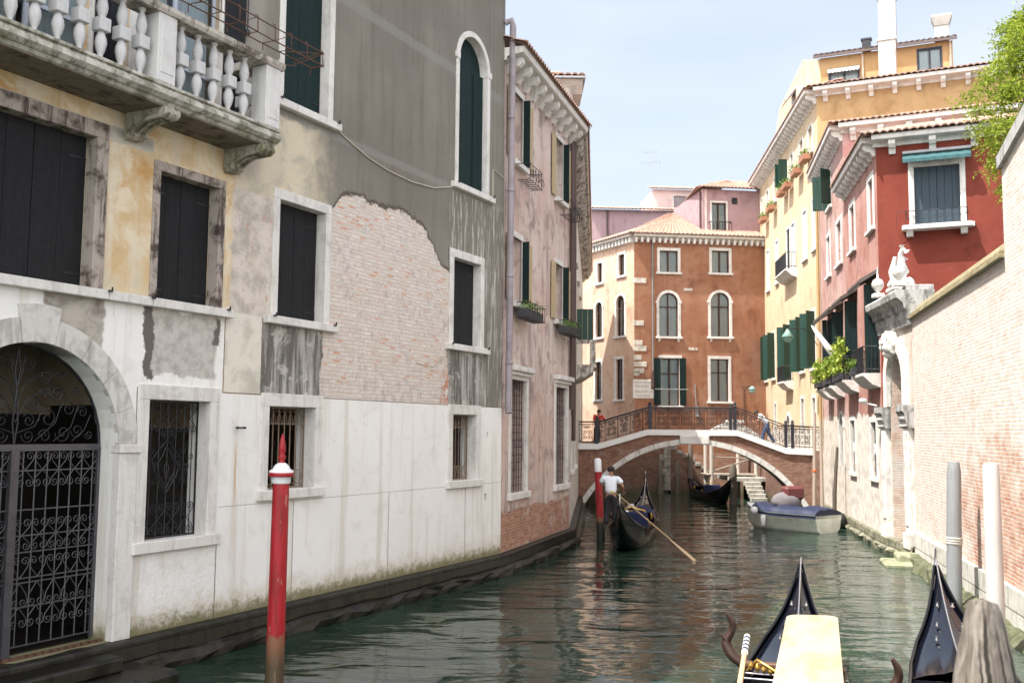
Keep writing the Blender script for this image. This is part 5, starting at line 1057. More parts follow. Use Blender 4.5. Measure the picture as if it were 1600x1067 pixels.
J = stand(.05, .34); J['anL'] = (-.1, .25, .08); J['toL'] = (-.1, .42, .05); J['knL'] = (-.1, .2, .5); J['anR'] = (.1, -.32, .1); J['toR'] = (.1, -.17, .03); J['knR'] = (.1, -.05, .5); J['chest'] = (0, .22, 1.27); J['neckb'] = (0, .38, 1.38); J['head'] = (0, .48, 1.46); J['shL'] = (-.19, .3, 1.35); J['shR'] = (.19, .3, 1.35); J['elL'] = (-.26, .38, 1.1); J['wrL'] = (-.2, .62, 1.05); J['elR'] = (.26, .38, 1.1); J['wrR'] = (.2, .62, 1.05)
person('dark-haired person in white top bending forward on the right side of the bridge', (12.2, 47.6, 3.02), R(75), J, SH_W, JEAN)
# statue
J = stand(.12, .05); J.update(knL=(-.15, .28, .62), anL=(-.12, .05, .35), toL=(-.12, .2, .32), elR=(.3, .1, 1.25), wrR=(.1, .25, 1.4), elL=(-.28, .12, 1.15), wrL=(-.05, .3, 1.05), head=(.03, .05, 1.64))
names = list(k for k in J); idx = {k: i for i, k in enumerate(names)}
E = [('pelvis', 'waist'), ('waist', 'chest'), ('chest', 'neckb'), ('neckb', 'head'), ('chest', 'shL'), ('shL', 'elL'), ('elL', 'wrL'), ('chest', 'shR'), ('shR', 'elR'), ('elR', 'wrR'), ('pelvis', 'hipL'), ('hipL', 'knL'), ('knL', 'anL'), ('anL', 'toL'), ('pelvis', 'hipR'), ('hipR', 'knR'), ('knR', 'anR'), ('anR', 'toR')]
rad = dict(pelvis=.17, waist=.14, chest=.17, neckb=.06, head=.11, shL=.08, shR=.08, elL=.06, elR=.06, wrL=.045, wrR=.045, hipL=.13, hipR=.13, knL=.1, knR=.1, anL=.08, anR=.09, toL=.05, toR=.05)
mb = skin([tuple(J[k]) for k in names], [(idx[a_], idx[b_]) for a_, b_ in E], [rad[k] for k in names], 2)
mb.v = [(x * .8 + .06 * mnoise.noise(Vector((x, y, z)) * 6), y * .8 + .06 * mnoise.noise(Vector((z, x, y)) * 6), z * .74 + .18) for x, y, z in mb.v]
o = mb.build('statue', m_stone('statue_marble', (.78, .77, .75), (.4, .38, .36), .2, .2)); o.matrix_world = PT.W @ Matrix.Translation((1.9, .1, 7.74)); tag(o, 'small white stone figure standing on top of the carved water gate', 'statue')
mb = MB(); mb.bev(-.45, .45, -.35, .35, 0, .12, .03)
for i in range(9): a_ = i * .7; mb.lathe([(.03, 0), (.14, .03), (.15, .12), (.08, .24), (.02, .28)], (.33 * math.cos(a_), .25 * math.sin(a_), .1), 8, wob=.3)
mb.tube([(-.1, -.1, .2), (.0, -.25, .6), (.15, -.2, 1.0)], [.16, .12, .05], 8)
mb.build('rocky_base', m_stone('statue_base_marble', (.75, .74, .72)), o)

# ================================================================= BRICK GARDEN WALL
bd = Vector((-.223, -.975)); BW = Fr((11.3, 28), (11.3 + bd.x * 21, 28 + bd.y * 21), 'brick_wall', 'long whitewashed garden wall of orange brick with mossy coping, right bank', 'wall')
def wp(s):   # less whitewash low down at the near end
    low_ = s.mul(s.mr(s.math('MULTIPLY_ADD', s.noise(.6, 4), 2.5, s.x), 1.5, 12, 0, 1), s.mr(s.math('MULTIPLY_ADD', s.noise(.8, 5), 2.5, s.z), 3.2, 5.6, 1, 0))
    return s.math('MULTIPLY_ADD', low_, -.3, .1)
BWM = m_brick('old_orange_brick', ((.46, .21, .13), (.58, .35, .25), (.55, .5, .46)), .98, None, washpatch=wp, wet=-.6)
BW.part('wall', wall(MB(), 0, 10.3, .78, 6.75, [], 0, .5), BWM); BW.part('tall_wall', wall(MB(), 10.3, 21, .78, 8.4, [], 0, .55, y=-.02), BWM)
BW.part('stone_base', wall(MB(), -.02, 21, -.6, .8, [], 0, .6, y=-.09), m_stone('white_base_stone', (.62, .6, .56), (.25, .23, .19), .4, .4, block=(1.1, .42), moss=.2))
mb = MB(); mb.prism([(-.12, 6.74), (-.1, 6.86), (.02, 6.94), (.25, 7.2), (.5, 6.94), (.6, 6.86), (.6, 6.74)], -.1, 10.3, 'x'); BW.part('coping', mb, m_brick('mossy_coping_brick', ((.2, .15, .08), (.26, .22, .12), (.3, .28, .2)), .3, (.4, .38, .25)))
mb = MB(); mb.prism([(10.28, 8.38), (21, 10.4), (21, 10.75), (10.26, 8.62)], -.1, .6); BW.part('tall_coping', mb, PS2)
mb = MB(); mb.prism([(10.3, 8.4), (21, 8.4), (21, 10.4)], -.02, .5); BW.part('gable', mb, BWM)
mb = MB(); bm = bmesh.new()
rk = m_stone('mossy_rubble', (.14, .14, .09), (.02, .024, .012), .8, .5, moss=1.2, rough=.7, mossc=(.05, .06, .02))
rows = []
for j, (o_, z_) in enumerate(((-.05, .26), (-.16, .27), (-.3, .2), (-.42, .08), (-.52, -.12), (-.6, -.5))):
    rows.append([BW.W @ Vector((u, o_ + (.22 * mnoise.noise(Vector((u * .9, j * .8, 3))) if j > 1 else 0), z_ + (.16 * mnoise.noise(Vector((u * 1.6, j * 1.1, 7))) if j else 0) - .012 * max(0, u - 3))) for u in [-1 + i * .16 for i in range(125)]])
mb.grid(rows, False); tag(mb.build('rubble_ledge', rk), 'low mossy rubble ledge at the foot of the brick garden wall', 'ledge', kind='structure')
mb = MB(); mb.bev(-1.5, -.1, -1.15, -.3, -.3, .1, .05); mb.bev(-1.7, -.7, -.75, -.1, -.2, .26, .05)
mb.v = [(x + .05 * mnoise.noise(Vector((x * 3, y * 3, z * 3))), y + .08 * mnoise.noise(Vector((y * 3, x * 3, 4))), z + .03 * mnoise.noise(Vector((x * 4, y * 4, 1)))) for x, y, z in mb.v]; o = mb.build('landing_slab', m_stone('green_slab', (.3, .3, .21), (.06, .07, .025), .7, .4, moss=.8, mossc=(.12, .15, .03))); o.matrix_world = BW.W @ Matrix.Translation((1.6, .1, 0)); tag(o, 'pale green landing slab below the white stone gate', 'step', kind='structure')
BWt = thing('garden_tree', 'fresh yellow-green tree overhanging the brick wall at the top right', 'tree', (12.7, 22.3, 0))
random.seed(11); mb = MB(); pp, rr_ = smooth_path([(0, 0, 0), (.15, .1, 3), (-.1, .0, 6), (.05, .1, 9), (-.1, 0, 11.5), (0, 0, 13)], 4, [.2, .18, .15, .12, .07, .03]); mb.tube(pp, rr_, 9)
lf = MB()
def leaf_q(c, d, s_):
    e = d.cross(Vector((random.gauss(0, 1), random.gauss(0, 1), random.gauss(0, 1)))).normalized(); n_ = d.cross(e) * s_ * .12
    lf.add([c, c + d * s_ * .5 + e * s_ * .28 + n_, c + d * s_, c + d * s_ * .5 - e * s_ * .28 + n_], [(0, 1, 2, 3)], False)
for i in range(120):
    th = random.uniform(0, 2 * math.pi); ph = random.uniform(-1, 1); rad_ = random.uniform(.45, 1) ** .6
    q = Vector((1.5 * math.cos(th) * math.sqrt(1 - ph * ph), 1.5 * math.sin(th) * math.sqrt(1 - ph * ph), 2.5 * ph)) * rad_; q *= 1 + .25 * mnoise.noise(q * .9)
    end = q + Vector((-.35, -.1, 11.2)); z0 = max(8.2, min(12.4, end.z - random.uniform(.1, 1.3))); st_ = Vector((-.03, .02, z0)); mid = st_.lerp(end, .5) + Vector((random.gauss(0, .15), random.gauss(0, .15), random.uniform(.0, .35)))
    P_, r_ = smooth_path([st_, mid, end, end + Vector((q.x * .22, q.y * .22, random.uniform(-.55, .1)))], 5, [.035, .018, .008, .003]); mb.tube(P_, r_, 5)
    for k in range(5, len(P_)):
        for m_ in range(9):
            tw = Vector((random.gauss(0, 1), random.gauss(0, 1), random.gauss(-.1, .8))).normalized(); b0 = P_[k]; L_ = random.uniform(.12, .42)
            for a_ in range(5): leaf_q(b0 + tw * L_ * (a_ + 1) / 5 + Vector((0, 0, -.02 * a_)), (tw + Vector((random.gauss(0, .7), random.gauss(0, .7), random.gauss(0, .7)))).normalized(), random.uniform(.05, .095))
for x_, z_, L_ in ((-1.3, 9.9, .9), (-1.0, 9.4, 1.0), (-.7, 9.0, .8), (-1.5, 11.2, .5), (-1.2, 12.6, .6)):
    P_, r_ = smooth_path([(x_ * .4, 0, z_ + .7), (x_ * .8, -.1, z_ + .3), (x_, -.2, z_), (x_ - .25, -.2, z_ - L_)], 6, [.02, .012, .006, .003]); mb.tube(P_, r_, 4)
    for p_ in P_[4:]:
        for m_ in range(16): d_ = Vector((random.gauss(0, 1), random.gauss(0, 1), random.gauss(0, 1))).normalized(); leaf_q(p_ + d_ * random.uniform(0, .14), d_, random.uniform(.045, .085))
mb.build('trunk', m_paint('tree_bark', (.13, .1, .07), .9, .5), BWt)
lf.build('crown', m_leaf('spring_leaves', [(.2, .28, .025), (.3, .38, .04), (.4, .46, .06), (.12, .19, .02), (.34, .38, .06)], .4), BWt)

# ================================================================= QUAYS BEHIND THE BRIDGE
BRK = m_brick('quay_brick', ((.15, .07, .05), (.22, .12, .085), (.16, .14, .12)), .15, (.3, .27, .24), wet=.3)
def block(name, label, poly, z0, z1, mat, cat='quay'):
    if sum((x1 - x0) * (y1 + y0) for (x0, y0), (x1, y1) in zip(poly, poly[1:] + poly[:1])) > 0: poly = poly[::-1]
    mb = MB(); mb.prism(poly, z1, z0, 'z'); return tag(mb.build(name, mat), label, cat, kind='structure')
block('left_pavement', 'raised brick quay at the left end of the bridge', [(2.9, 49.75), (4.3, 49.6), (5.2, 53), (5.6, 58.3), (9.2, 58.8), (9.3, 62), (3, 66)], -1, 2.86, BRK)
block('right_pavement', 'raised brick quay in front of the yellow house', [(13.7, 46.6), (13.9, 48.6), (13.7, 51), (13.9, 61.5), (17, 62), (17, 45.5), (14.4, 45.4)], -1, 2.74, BRK)
mb = MB()
for i in range(6): mb.bev(8.7 + (.25 if i % 2 else 0), 9.35, 58.7, 59.3, .15 + i * .42, .15 + (i + 1) * .42 - .015, .02)
for i in range(7): mb.bev(9.36 + i * .36, 9.36 + (i + 1) * .36 + .05, 58.88, 60.0, 2.52 - i * .24, 2.72 - i * .24, .02)
sm_ = MB()
for i in range(7): sm_.box(9.36 + i * .36, 9.36 + (i + 1) * .36 - .003, 58.92, 60.0, -.6, 2.515 - i * .24)
qs_ = tag(mb.build('quay_steps', m_stone('wet_step_stone', (.3, .28, .25), (.05, .045, .04), .8, .7, moss=.4)), 'white stone quay steps descending under the bridge', 'steps', kind='structure'); sm_.build('step_wall', BRK, qs_)
mb = MB()
for i in range(5): mb.bev(12.55, 13.4, 52.4 + i * .32, 54.2, -.3, .15 + i * .19, .02)
mb.bev(11.9, 13.8, 54.2, 58, .9, 1.12, .02); tag(mb.build('landing_steps', m_stone('landing_step_stone', (.42, .4, .36), (.12, .11, .09), .6, .5, moss=.3)), 'pale stone landing steps right of the moored gondola beyond the arch', 'steps', kind='structure')
WOOD = m_paint('grey_weathered_wood', (.28, .24, .2), .85, .5, wood=True)
dk = thing('wooden_jetty', 'wooden jetty with posts and rails seen through the bridge arch', 'jetty', (11.6, 56, 0))
mb = MB()
for i in range(9): mb.bev(-.8, 2.0, -.9 + i * .22, -.9 + i * .22 + .2, 1.2, 1.25, .005)
mb.build('decking', WOOD, dk)
for x, y_, z_ in ((-.55, -.8, 2.9), (1.9, -.8, 2.2), (-.55, .9, 3.0), (1.3, .9, 2.4)): MB().tube([(x, y_, -.8), (x, y_, z_)], .11, 8).build('post', m_paint('pale_jetty_wood', (.5, .46, .4), .85, .4, wood=True), dk)
MB().tube([(-.5, -.8, 1.4), (1.9, -.8, 2.2)], .05, 6).tube([(-.5, -.8, 2.2), (1.9, -.8, 2.1)], .04, 6).build('rail', WOOD, dk)
for x, y_, z_, r_, lab in ((11.05, 49.9, 2.0, .2, 'thick dark pointed timber pile right of the moored gondola under the arch'), (10.3, 57.5, 2.9, .15, 'slim timber pile left of the wooden jetty beyond the arch'), (8.6, 57.8, 1.9, .16, 'squat timber pile against the quoined quay wall beyond the arch'), (9.6, 57.8, 1.9, .14, 'dark timber pile in front of the quay steps beyond the arch')):
    mb = MB(); mb.lathe([(r_, -1), (r_, 0), (r_ * .97, z_ * .6), (r_ * .93, z_ - .25), (r_ * .3, z_)], (0, 0, 0), 10, wob=.1); o = mb.build('timber_pile', m_paint('dark_pile_wood', (.13, .11, .09), .9, .5, wood=True)); o.location = (x, y_, 0); tag(o, lab, 'pile')
mb = MB(); n = 12; P = [(-2.2 + 4.4 * i / n, 2.86 + 1.25 * math.sin(math.pi * i / n)) for i in range(n + 1)]
mb.prism(P, 0, .35); o = mb.build('curved_parapet', m_stone('pale_parapet_stone', (.6, .58, .55), (.2, .2, .2), .5, .3)); o.location = (12.7, 57.5, 0); tag(o, 'low arched stone parapet behind the right half of the bridge railing', 'parapet')
MB().bev(-.3, .7, -.05, .4, 4.08, 4.25, .02).build('cap_stone', STONE, o)

# ================================================================= BRIDGE
BR = Fr((3.2, 47.6), (14.75, 46.2), 'stone_bridge', 'arched brick footbridge with white stone band, iron railings, crossing the canal', 'bridge')
D = 2.2; top_ = [(-.1, 2.94), (.95, 2.94), (3.27, 3.64), (7.42, 3.64), (9.63, 2.83), (11.75, 2.74)]
def ztop(u):
    for (a_, za), (b_, zb) in zip(top_, top_[1:]):
        if a_ <= u <= b_: return za + (zb - za) * (u - a_) / (b_ - a_)
    return 2.8
Rc, uc, zc = 5.88, 5.35, 2.98 - 5.88; UA, UB = .29, 10.41
za_ = lambda u, R_=Rc: zc + math.sqrt(max(0, R_ * R_ - (u - uc) ** 2))
mb = MB(); N_ = 48; us = [-.1 + 11.85 * i / N_ for i in range(N_ + 1)]
us = sorted(set(us + [UA, UB, .95, 3.27, 7.42, 9.63]))
for yy, fl in ((0, 0), (D, 1)):
    for a_, b_ in zip(us, us[1:]):
        inside = UA <= a_ and b_ <= UB; q = [(a_, yy, za_(a_) if inside else -.8), (b_, yy, za_(b_) if inside else -.8), (b_, yy, ztop(b_) - .26), (a_, yy, ztop(a_) - .26)]
        mb.add(q, [(0, 1, 2, 3) if not fl else (3, 2, 1, 0)], False)
for a_, b_ in zip(us, us[1:]):
    mb.add([(a_, 0, ztop(a_) - .27), (b_, 0, ztop(b_) - .27), (b_, D, ztop(b_) - .27), (a_, D, ztop(a_) - .27)], [(0, 1, 2, 3)], False)
    if UA <= a_ and b_ <= UB: mb.add([(a_, 0, za_(a_)), (a_, D, za_(a_)), (b_, D, za_(b_)), (b_, 0, za_(b_))], [(0, 1, 2, 3)], True)
for q in (UA, UB): mb.add([(q, 0, -.8), (q, D, -.8), (q, D, .1), (q, 0, .1)], [(0, 1, 2, 3)], False)
BR.part('spandrel', mb, m_brick('bridge_brick', ((.24, .1, .065), (.34, .18, .12), (.2, .17, .15)), .15, (.42, .37, .32), wet=-.3))
mb = MB(); nv = 17; t0 = math.acos(5.06 / Rc)
AST = m_stone('arch_stone_white', (.66, .64, .61), (.3, .28, .26), .4, .4)
for yy0, yy1 in ((-.05, .25), (D - .25, D + .05)):
    mb = MB()
    for i in range(nv):
        A_ = [math.pi - t0 - (math.pi - 2 * t0) * (i + e_) / nv + (.002 if e_ else -.002) for e_ in (0, 1)]
        if i == nv // 2 and yy0 < 0: BR.part('arch_ring', mb, AST); mb = MB(); continue
        am = (A_[0] + A_[1]) / 2; r0, r1 = Rc - .006, Rc + .235
        P = [(uc + r0 * math.cos(A_[0]), zc + r0 * math.sin(A_[0])), (uc + r0 * math.cos(am), zc + r0 * math.sin(am)), (uc + r0 * math.cos(A_[1]), zc + r0 * math.sin(A_[1])), (uc + r1 * math.cos(A_[1]), zc + r1 * math.sin(A_[1])), (uc + r1 * math.cos(am), zc + r1 * math.sin(am)), (uc + r1 * math.cos(A_[0]), zc + r1 * math.sin(A_[0]))]
        mb.prism(P, yy0, yy1)
    BR.part('arch_ring', mb, AST)
BR.part('keystone', MB().bev(4.76, 6.12, -.14, .3, 2.97, 3.375, .03), STONE)
mb = MB()
for yy0, yy1 in ((-.1, .28), (D - .28, D + .1)):
    for (a_, za), (b_, zb) in zip(top_, top_[1:]): mb.prism([(a_, za - .26), (b_ - .004, zb - .26), (b_ - .004, zb), (a_, za)], yy0, yy1)
BR.part('stone_band', mb, m_stone('band_stone', (.8, .79, .77), (.5, .48, .45), .2, .15))
mb = MB()
for (a_, za), (b_, zb) in zip(top_, top_[1:]):
    n = 6 if za != zb and abs(za - zb) > .2 else 1
    for i in range(n): u0, u1 = a_ + (b_ - a_) * i / n, a_ + (b_ - a_) * (i + 1) / n; zz = max(ztop(u0 + .001), ztop(u1 - .001)) - .05 if zb > za else ztop(u0 + .001) - .05; mb.box(u0, u1 - .003, .281, D - .281, zz - .25, zz)
BR.part('steps', mb, STONE_D)
def railing(y_):
    mb = MB(); rp = [(u, y_, z + 1.05) for u, z in top_]
    mb.tube(rp, .03, 6); mb.tube([(u, y_, z + .93) for u, z in top_], .014, 4); mb.tube([(u, y_, z + .1) for u, z in top_], .014, 4)
    r_ = BR.part('railing', mb, IRON)
    mb = MB(); random.seed(5)
    for i in range(58):
        u = .05 + i * .2; z = ztop(u)
        if i % 3 == 0: mb.tube([(u, y_, z + .02), (u, y_, z + 1.05)], .012, 4)
        else:
            s1 = 1 if i % 2 else -1
            spiral(mb, u, z + .3, .12, y_, 1.5, 1.3, s1, .014, 9); spiral(mb, u, z + .56, .12, y_, -1.5, 1.3, -s1, .014, 9); spiral(mb, u + s1 * .03, z + .8, .1, y_, 1.5, 1.3, s1, .014, 9)
    BR.part('scrollwork', mb, IRON, r_)
    for u in (.86, 3.4, 7.32, 9.94, 11.35):
        z = ztop(u); mb = MB(); mb.box(u - .07, u + .07, y_ - .07, y_ + .07, z - .02, z + 1.12); mb.lathe([(.09, 0), (.09, .03), (.05, .05), (.08, .1), (.07, .15), (.02, .2)], (u, y_, z + 1.12), 10); BR.part('railing_post', mb, IRON, r_)
railing(.08); railing(D - .08)

# ================================================================= WATER
s = NT('canal_water', .03, .36)
n1 = s.noise(.62, 3, .45, k=(.7, 1.5, 1), dist=.6); n2 = s.noise(2.3, 3, .5, k=(.55, 1.5, 1), dist=.4); n3 = s.noise(7, 2, .5, k=(.7, 1.3, 1))
calm = s.mr(s.noise(.16, 3, .5), .4, .62, .25, 1.)
h = s.math('ADD', s.math('MULTIPLY', n1, 1.2), s.mul(calm, s.math('ADD', s.math('MULTIPLY', n2, .34), s.math('MULTIPLY', n3, .03))))
cw = s.mix(s.mr(s.noise(.2, 3), .35, .65), (.011, .023, .017), (.022, .044, .031)); s.b.inputs['IOR'].default_value = 1.33
WAT = s.done(cw, s.bump(h, .8, .095))
mb = MB(); mb.add([(-60, -30, 0), (80, -30, 0), (80, 400, 0), (-60, 400, 0)], [(0, 1, 2, 3)], False); tag(mb.build('water', WAT), 'green canal water with ripples and reflections', 'water', kind='structure')

# ================================================================= POLES
RPAINT = m_paint('weathered_red_paint', (.32, .012, .018), .45, .35); WPNT = m_paint('pole_white_paint', (.72, .72, .75), .5, .15)
t = thing('mooring_pole', 'tall red mooring pole with white cap and red finial in front of the grey house', 'pole', (-3.17, 13.8, 0)); t.rotation_euler = (R(0), R(.3), 0)
s = NT('red_pole_paint', .42, .4); e_ = s.math('MULTIPLY_ADD', s.noise(3, 5, .7, k=(2, 2, .7)), 1.1, s.z); tip = s.mr(e_, 1.2, 1.28, 1, 0)
c = s.mix(s.mr(s.noise(4, 7, .7, k=(3, 3, .35)), .45, .62, 0, .75), (.34, .013, .02), (.17, .01, .012)); c = s.mix(s.mul(s.mr(s.noise(9, 7, .75, k=(1, 1, .25)), .6, .64), .7), c, (.42, .2, .16)); c = s.mix(tip, c, s.mix(s.mr(s.z, .25, .7), (.07, .05, .03), (.2, .09, .05)))
ps = s.mul(s.mr(s.noise(2, 6, .7, k=(3, 3, .5)), .6, .66), s.mr(s.z, 1.9, 1.2), .8); c = s.mix(ps, c, (.2, .14, .08))
MB().lathe([(.125, -1), (.125, 0), (.118, 1.5), (.112, 2.78)], (0, 0, 0), 20, wob=.02).build('shaft', s.done(c), t)
MB().lathe([(.12, 2.76), (.132, 2.78), (.132, 2.84), (.14, 2.85), (.165, 2.88), (.165, 2.93), (.12, 2.96), (.1, 3.0), (.055, 3.04)], (0, 0, 0), 20).build('cap', WPNT, t)
MB().lathe([(.166, 2.855), (.172, 2.87), (.172, 2.9), (.166, 2.91)], (0, 0, 0), 20).build('cap_band', RPAINT, t)
MB().lathe([(.06, 3.03), (.035, 3.06), (.05, 3.1), (.055, 3.13), (.035, 3.17), (.05, 3.2), (.045, 3.28), (.03, 3.36), (.008, 3.44)], (0, 0, 0), 16).build('finial', RPAINT, t)
t = thing('striped_pole', 'leaning red mooring pole with white painted top beside the gondolier', 'pole', (2.98, 33.2, 0)); t.rotation_euler = (0, R(-2.4), 0)
MB().lathe([(.12, -1), (.12, 0), (.115, 2.25)], (0, 0, 0), 14).build('shaft', s.m, t)
MB().lathe([(.118, 2.2), (.118, 2.58), (.07, 2.64)], (0, 0, 0), 14).build('white_top', WPNT, t); MB().lathe([(.13, -.5), (.13, .4), (.121, .55)], (0, 0, 0), 14, wob=.1).build('algae_foot', m_paint('algae_black', (.03, .03, .02), .6), t)
GP = m_paint('grey_pole_paint', (.23, .24, .25), .45, .3, wood=True); GP2 = m_paint('pale_pole_paint', (.52, .5, .48), .6, .3, wood=True)
t = thing('grey_pole', 'dark grey mooring pole with a pale rope band before the brick wall', 'pole', (8.98, 20.5, 0)); t.rotation_euler = (0, R(1.6), 0)
MB().lathe([(.15, -1), (.15, 0), (.145, 1.4), (.135, 2.75), (.11, 2.92), (.1, 2.96)], (0, 0, 0), 16, wob=.03).build('shaft', GP, t)
mb = MB()
for zz in (1.32, 1.37, 1.42): mb.lathe([(.146, zz - .022), (.165, zz), (.146, zz + .022)], (0, 0, 0), 16)
mb.build('rope_band', m_paint('pale_rope', (.5, .48, .42), .9, .3), t)
o = MB().lathe([(.14, -1), (.14, 0), (.135, 2), (.128, 2.98), (.115, 3.04)], (0, 0, 0), 16, wob=.04).build('pale_pole', GP2); o.location = (7.9, 16.5, 0); tag(o, 'bleached pale mooring pole before the brick wall, right of the dark grey one', 'pole')
# cracked wooden post close to the camera
s = NT('cracked_driftwood', .85, .2); gr_ = s.noise(3., 7, .65, k=(5, 5, .55), dist=1.1); rg = s.noise(14, 5, .6, k=(4, 4, .35)); an_ = s.math('ARCTAN2', s.y, s.x)
warp = s.math('MULTIPLY_ADD', s.math('SUBTRACT', s.noise(2.2, 5, .6, k=(.2, .2, 1.)), .5), .9, an_)
cr_ = None
for a0, z0, z1, wd in ((-1.75, 1.9, 2.68, .035), (-1.98, 1.2, 2.45, .014), (-1.2, 1.3, 2.5, .016), (-.62, 2.0, 2.55, .03), (-2.5, 1.4, 2.3, .012), (-.9, 1.0, 2.1, .01)):
    q = s.mul(s.inside(warp, a0 - wd * 1.9, a0 + wd * 1.9, .015), s.inside(s.z, z0, z1, .12)); cr_ = q if cr_ is None else s.mx(cr_, q)
c = s.mix(s.mr(gr_, .38, .62), (.2, .175, .15), (.095, .08, .068)); c = s.mix(s.mr(rg, .45, .7, 0, .6), c, (.06, .05, .042)); c = s.mix(s.mr(s.noise(1.7, 5), .5, .7, 0, .5), c, (.25, .21, .165)); c = s.mix(s.mul(cr_, .95), c, (.02, .016, .012))
PW = s.done(c, s.bump(s.math('SUBTRACT', s.math('ADD', s.mul(gr_, .5), s.mul(rg, .4)), s.mul(cr_, 2.)), .8, .02))
mb = MB(); seg = 40; prof = [(.152, -1), (.152, 0), (.152, 1.2), (.152, 1.9), (.149, 2.2), (.142, 2.34), (.125, 2.47), (.104, 2.58), (.085, 2.665), (.07, 2.7), (.02, 2.705)]
prof2 = []
for (r0, z0), (r1, z1) in zip(prof, prof[1:]):
    for i in range(5): prof2.append((r0 + (r1 - r0) * i / 5, z0 + (z1 - z0) * i / 5))
prof2.append(prof[-1]); P = []
for r_, z_ in prof2:
    row = []
    for k in range(seg + 1):
        a_ = 2 * math.pi * (k % seg) / seg; q = r_ * (1 + .05 * mnoise.noise(Vector((math.cos(a_) * 1.6, math.sin(a_) * 1.6, z_ * 1.1))) + .02 * mnoise.noise(Vector((math.cos(a_) * 6, math.sin(a_) * 6, z_ * 2))))
        if z_ > 2.3: q *= 1 - .1 * abs(math.sin(a_ * 2.5 + 1)) * min(1, (z_ - 2.3) / .3)
        row.append((q * math.cos(a_), q * math.sin(a_), z_ + (.02 * math.cos(a_ + 2) if z_ > 2.6 else 0)))
    P.append(row)
mb.grid(P, True); o = mb.build('wooden_post', PW); o.location = (2.33, 5.0, -.02); o.rotation_euler = (0, 0, R(-10)); tag(o, 'thick cracked grey timber post close to the camera at the lower right', 'post')
for x, y_, z_, lx, lab in ((12.75, 42.3, 4.4, .12, 'thin pale leaning pole with an orange tie beside the rose house'), (12.95, 41.8, 4.1, .0, 'thin brown pole next to the pale one beside the rose house'), (12.45, 38.8, 3.0, .2, 'dark crooked timber stake in the water right of the blue-covered boat')):
    t = MB().tube([(0, 0, -1), (lx * .3, 0, 1.2), (lx, 0.02, z_)], [.09, .08, .055], 8).build('mooring_stake', m_paint('stake_wood', (.4, .32, .26) if z_ > 3.5 else (.1, .08, .06), .85, .5, wood=True)); t.location = (x, y_, 0); tag(t, lab, 'stake')
    if z_ > 4.2: MB().lathe([(.085, 1.9), (.1, 1.95), (.085, 2.0)], (lx * .5, 0, 0), 8).build('tie', m_paint('orange_tie', (.7, .15, .03)), t)

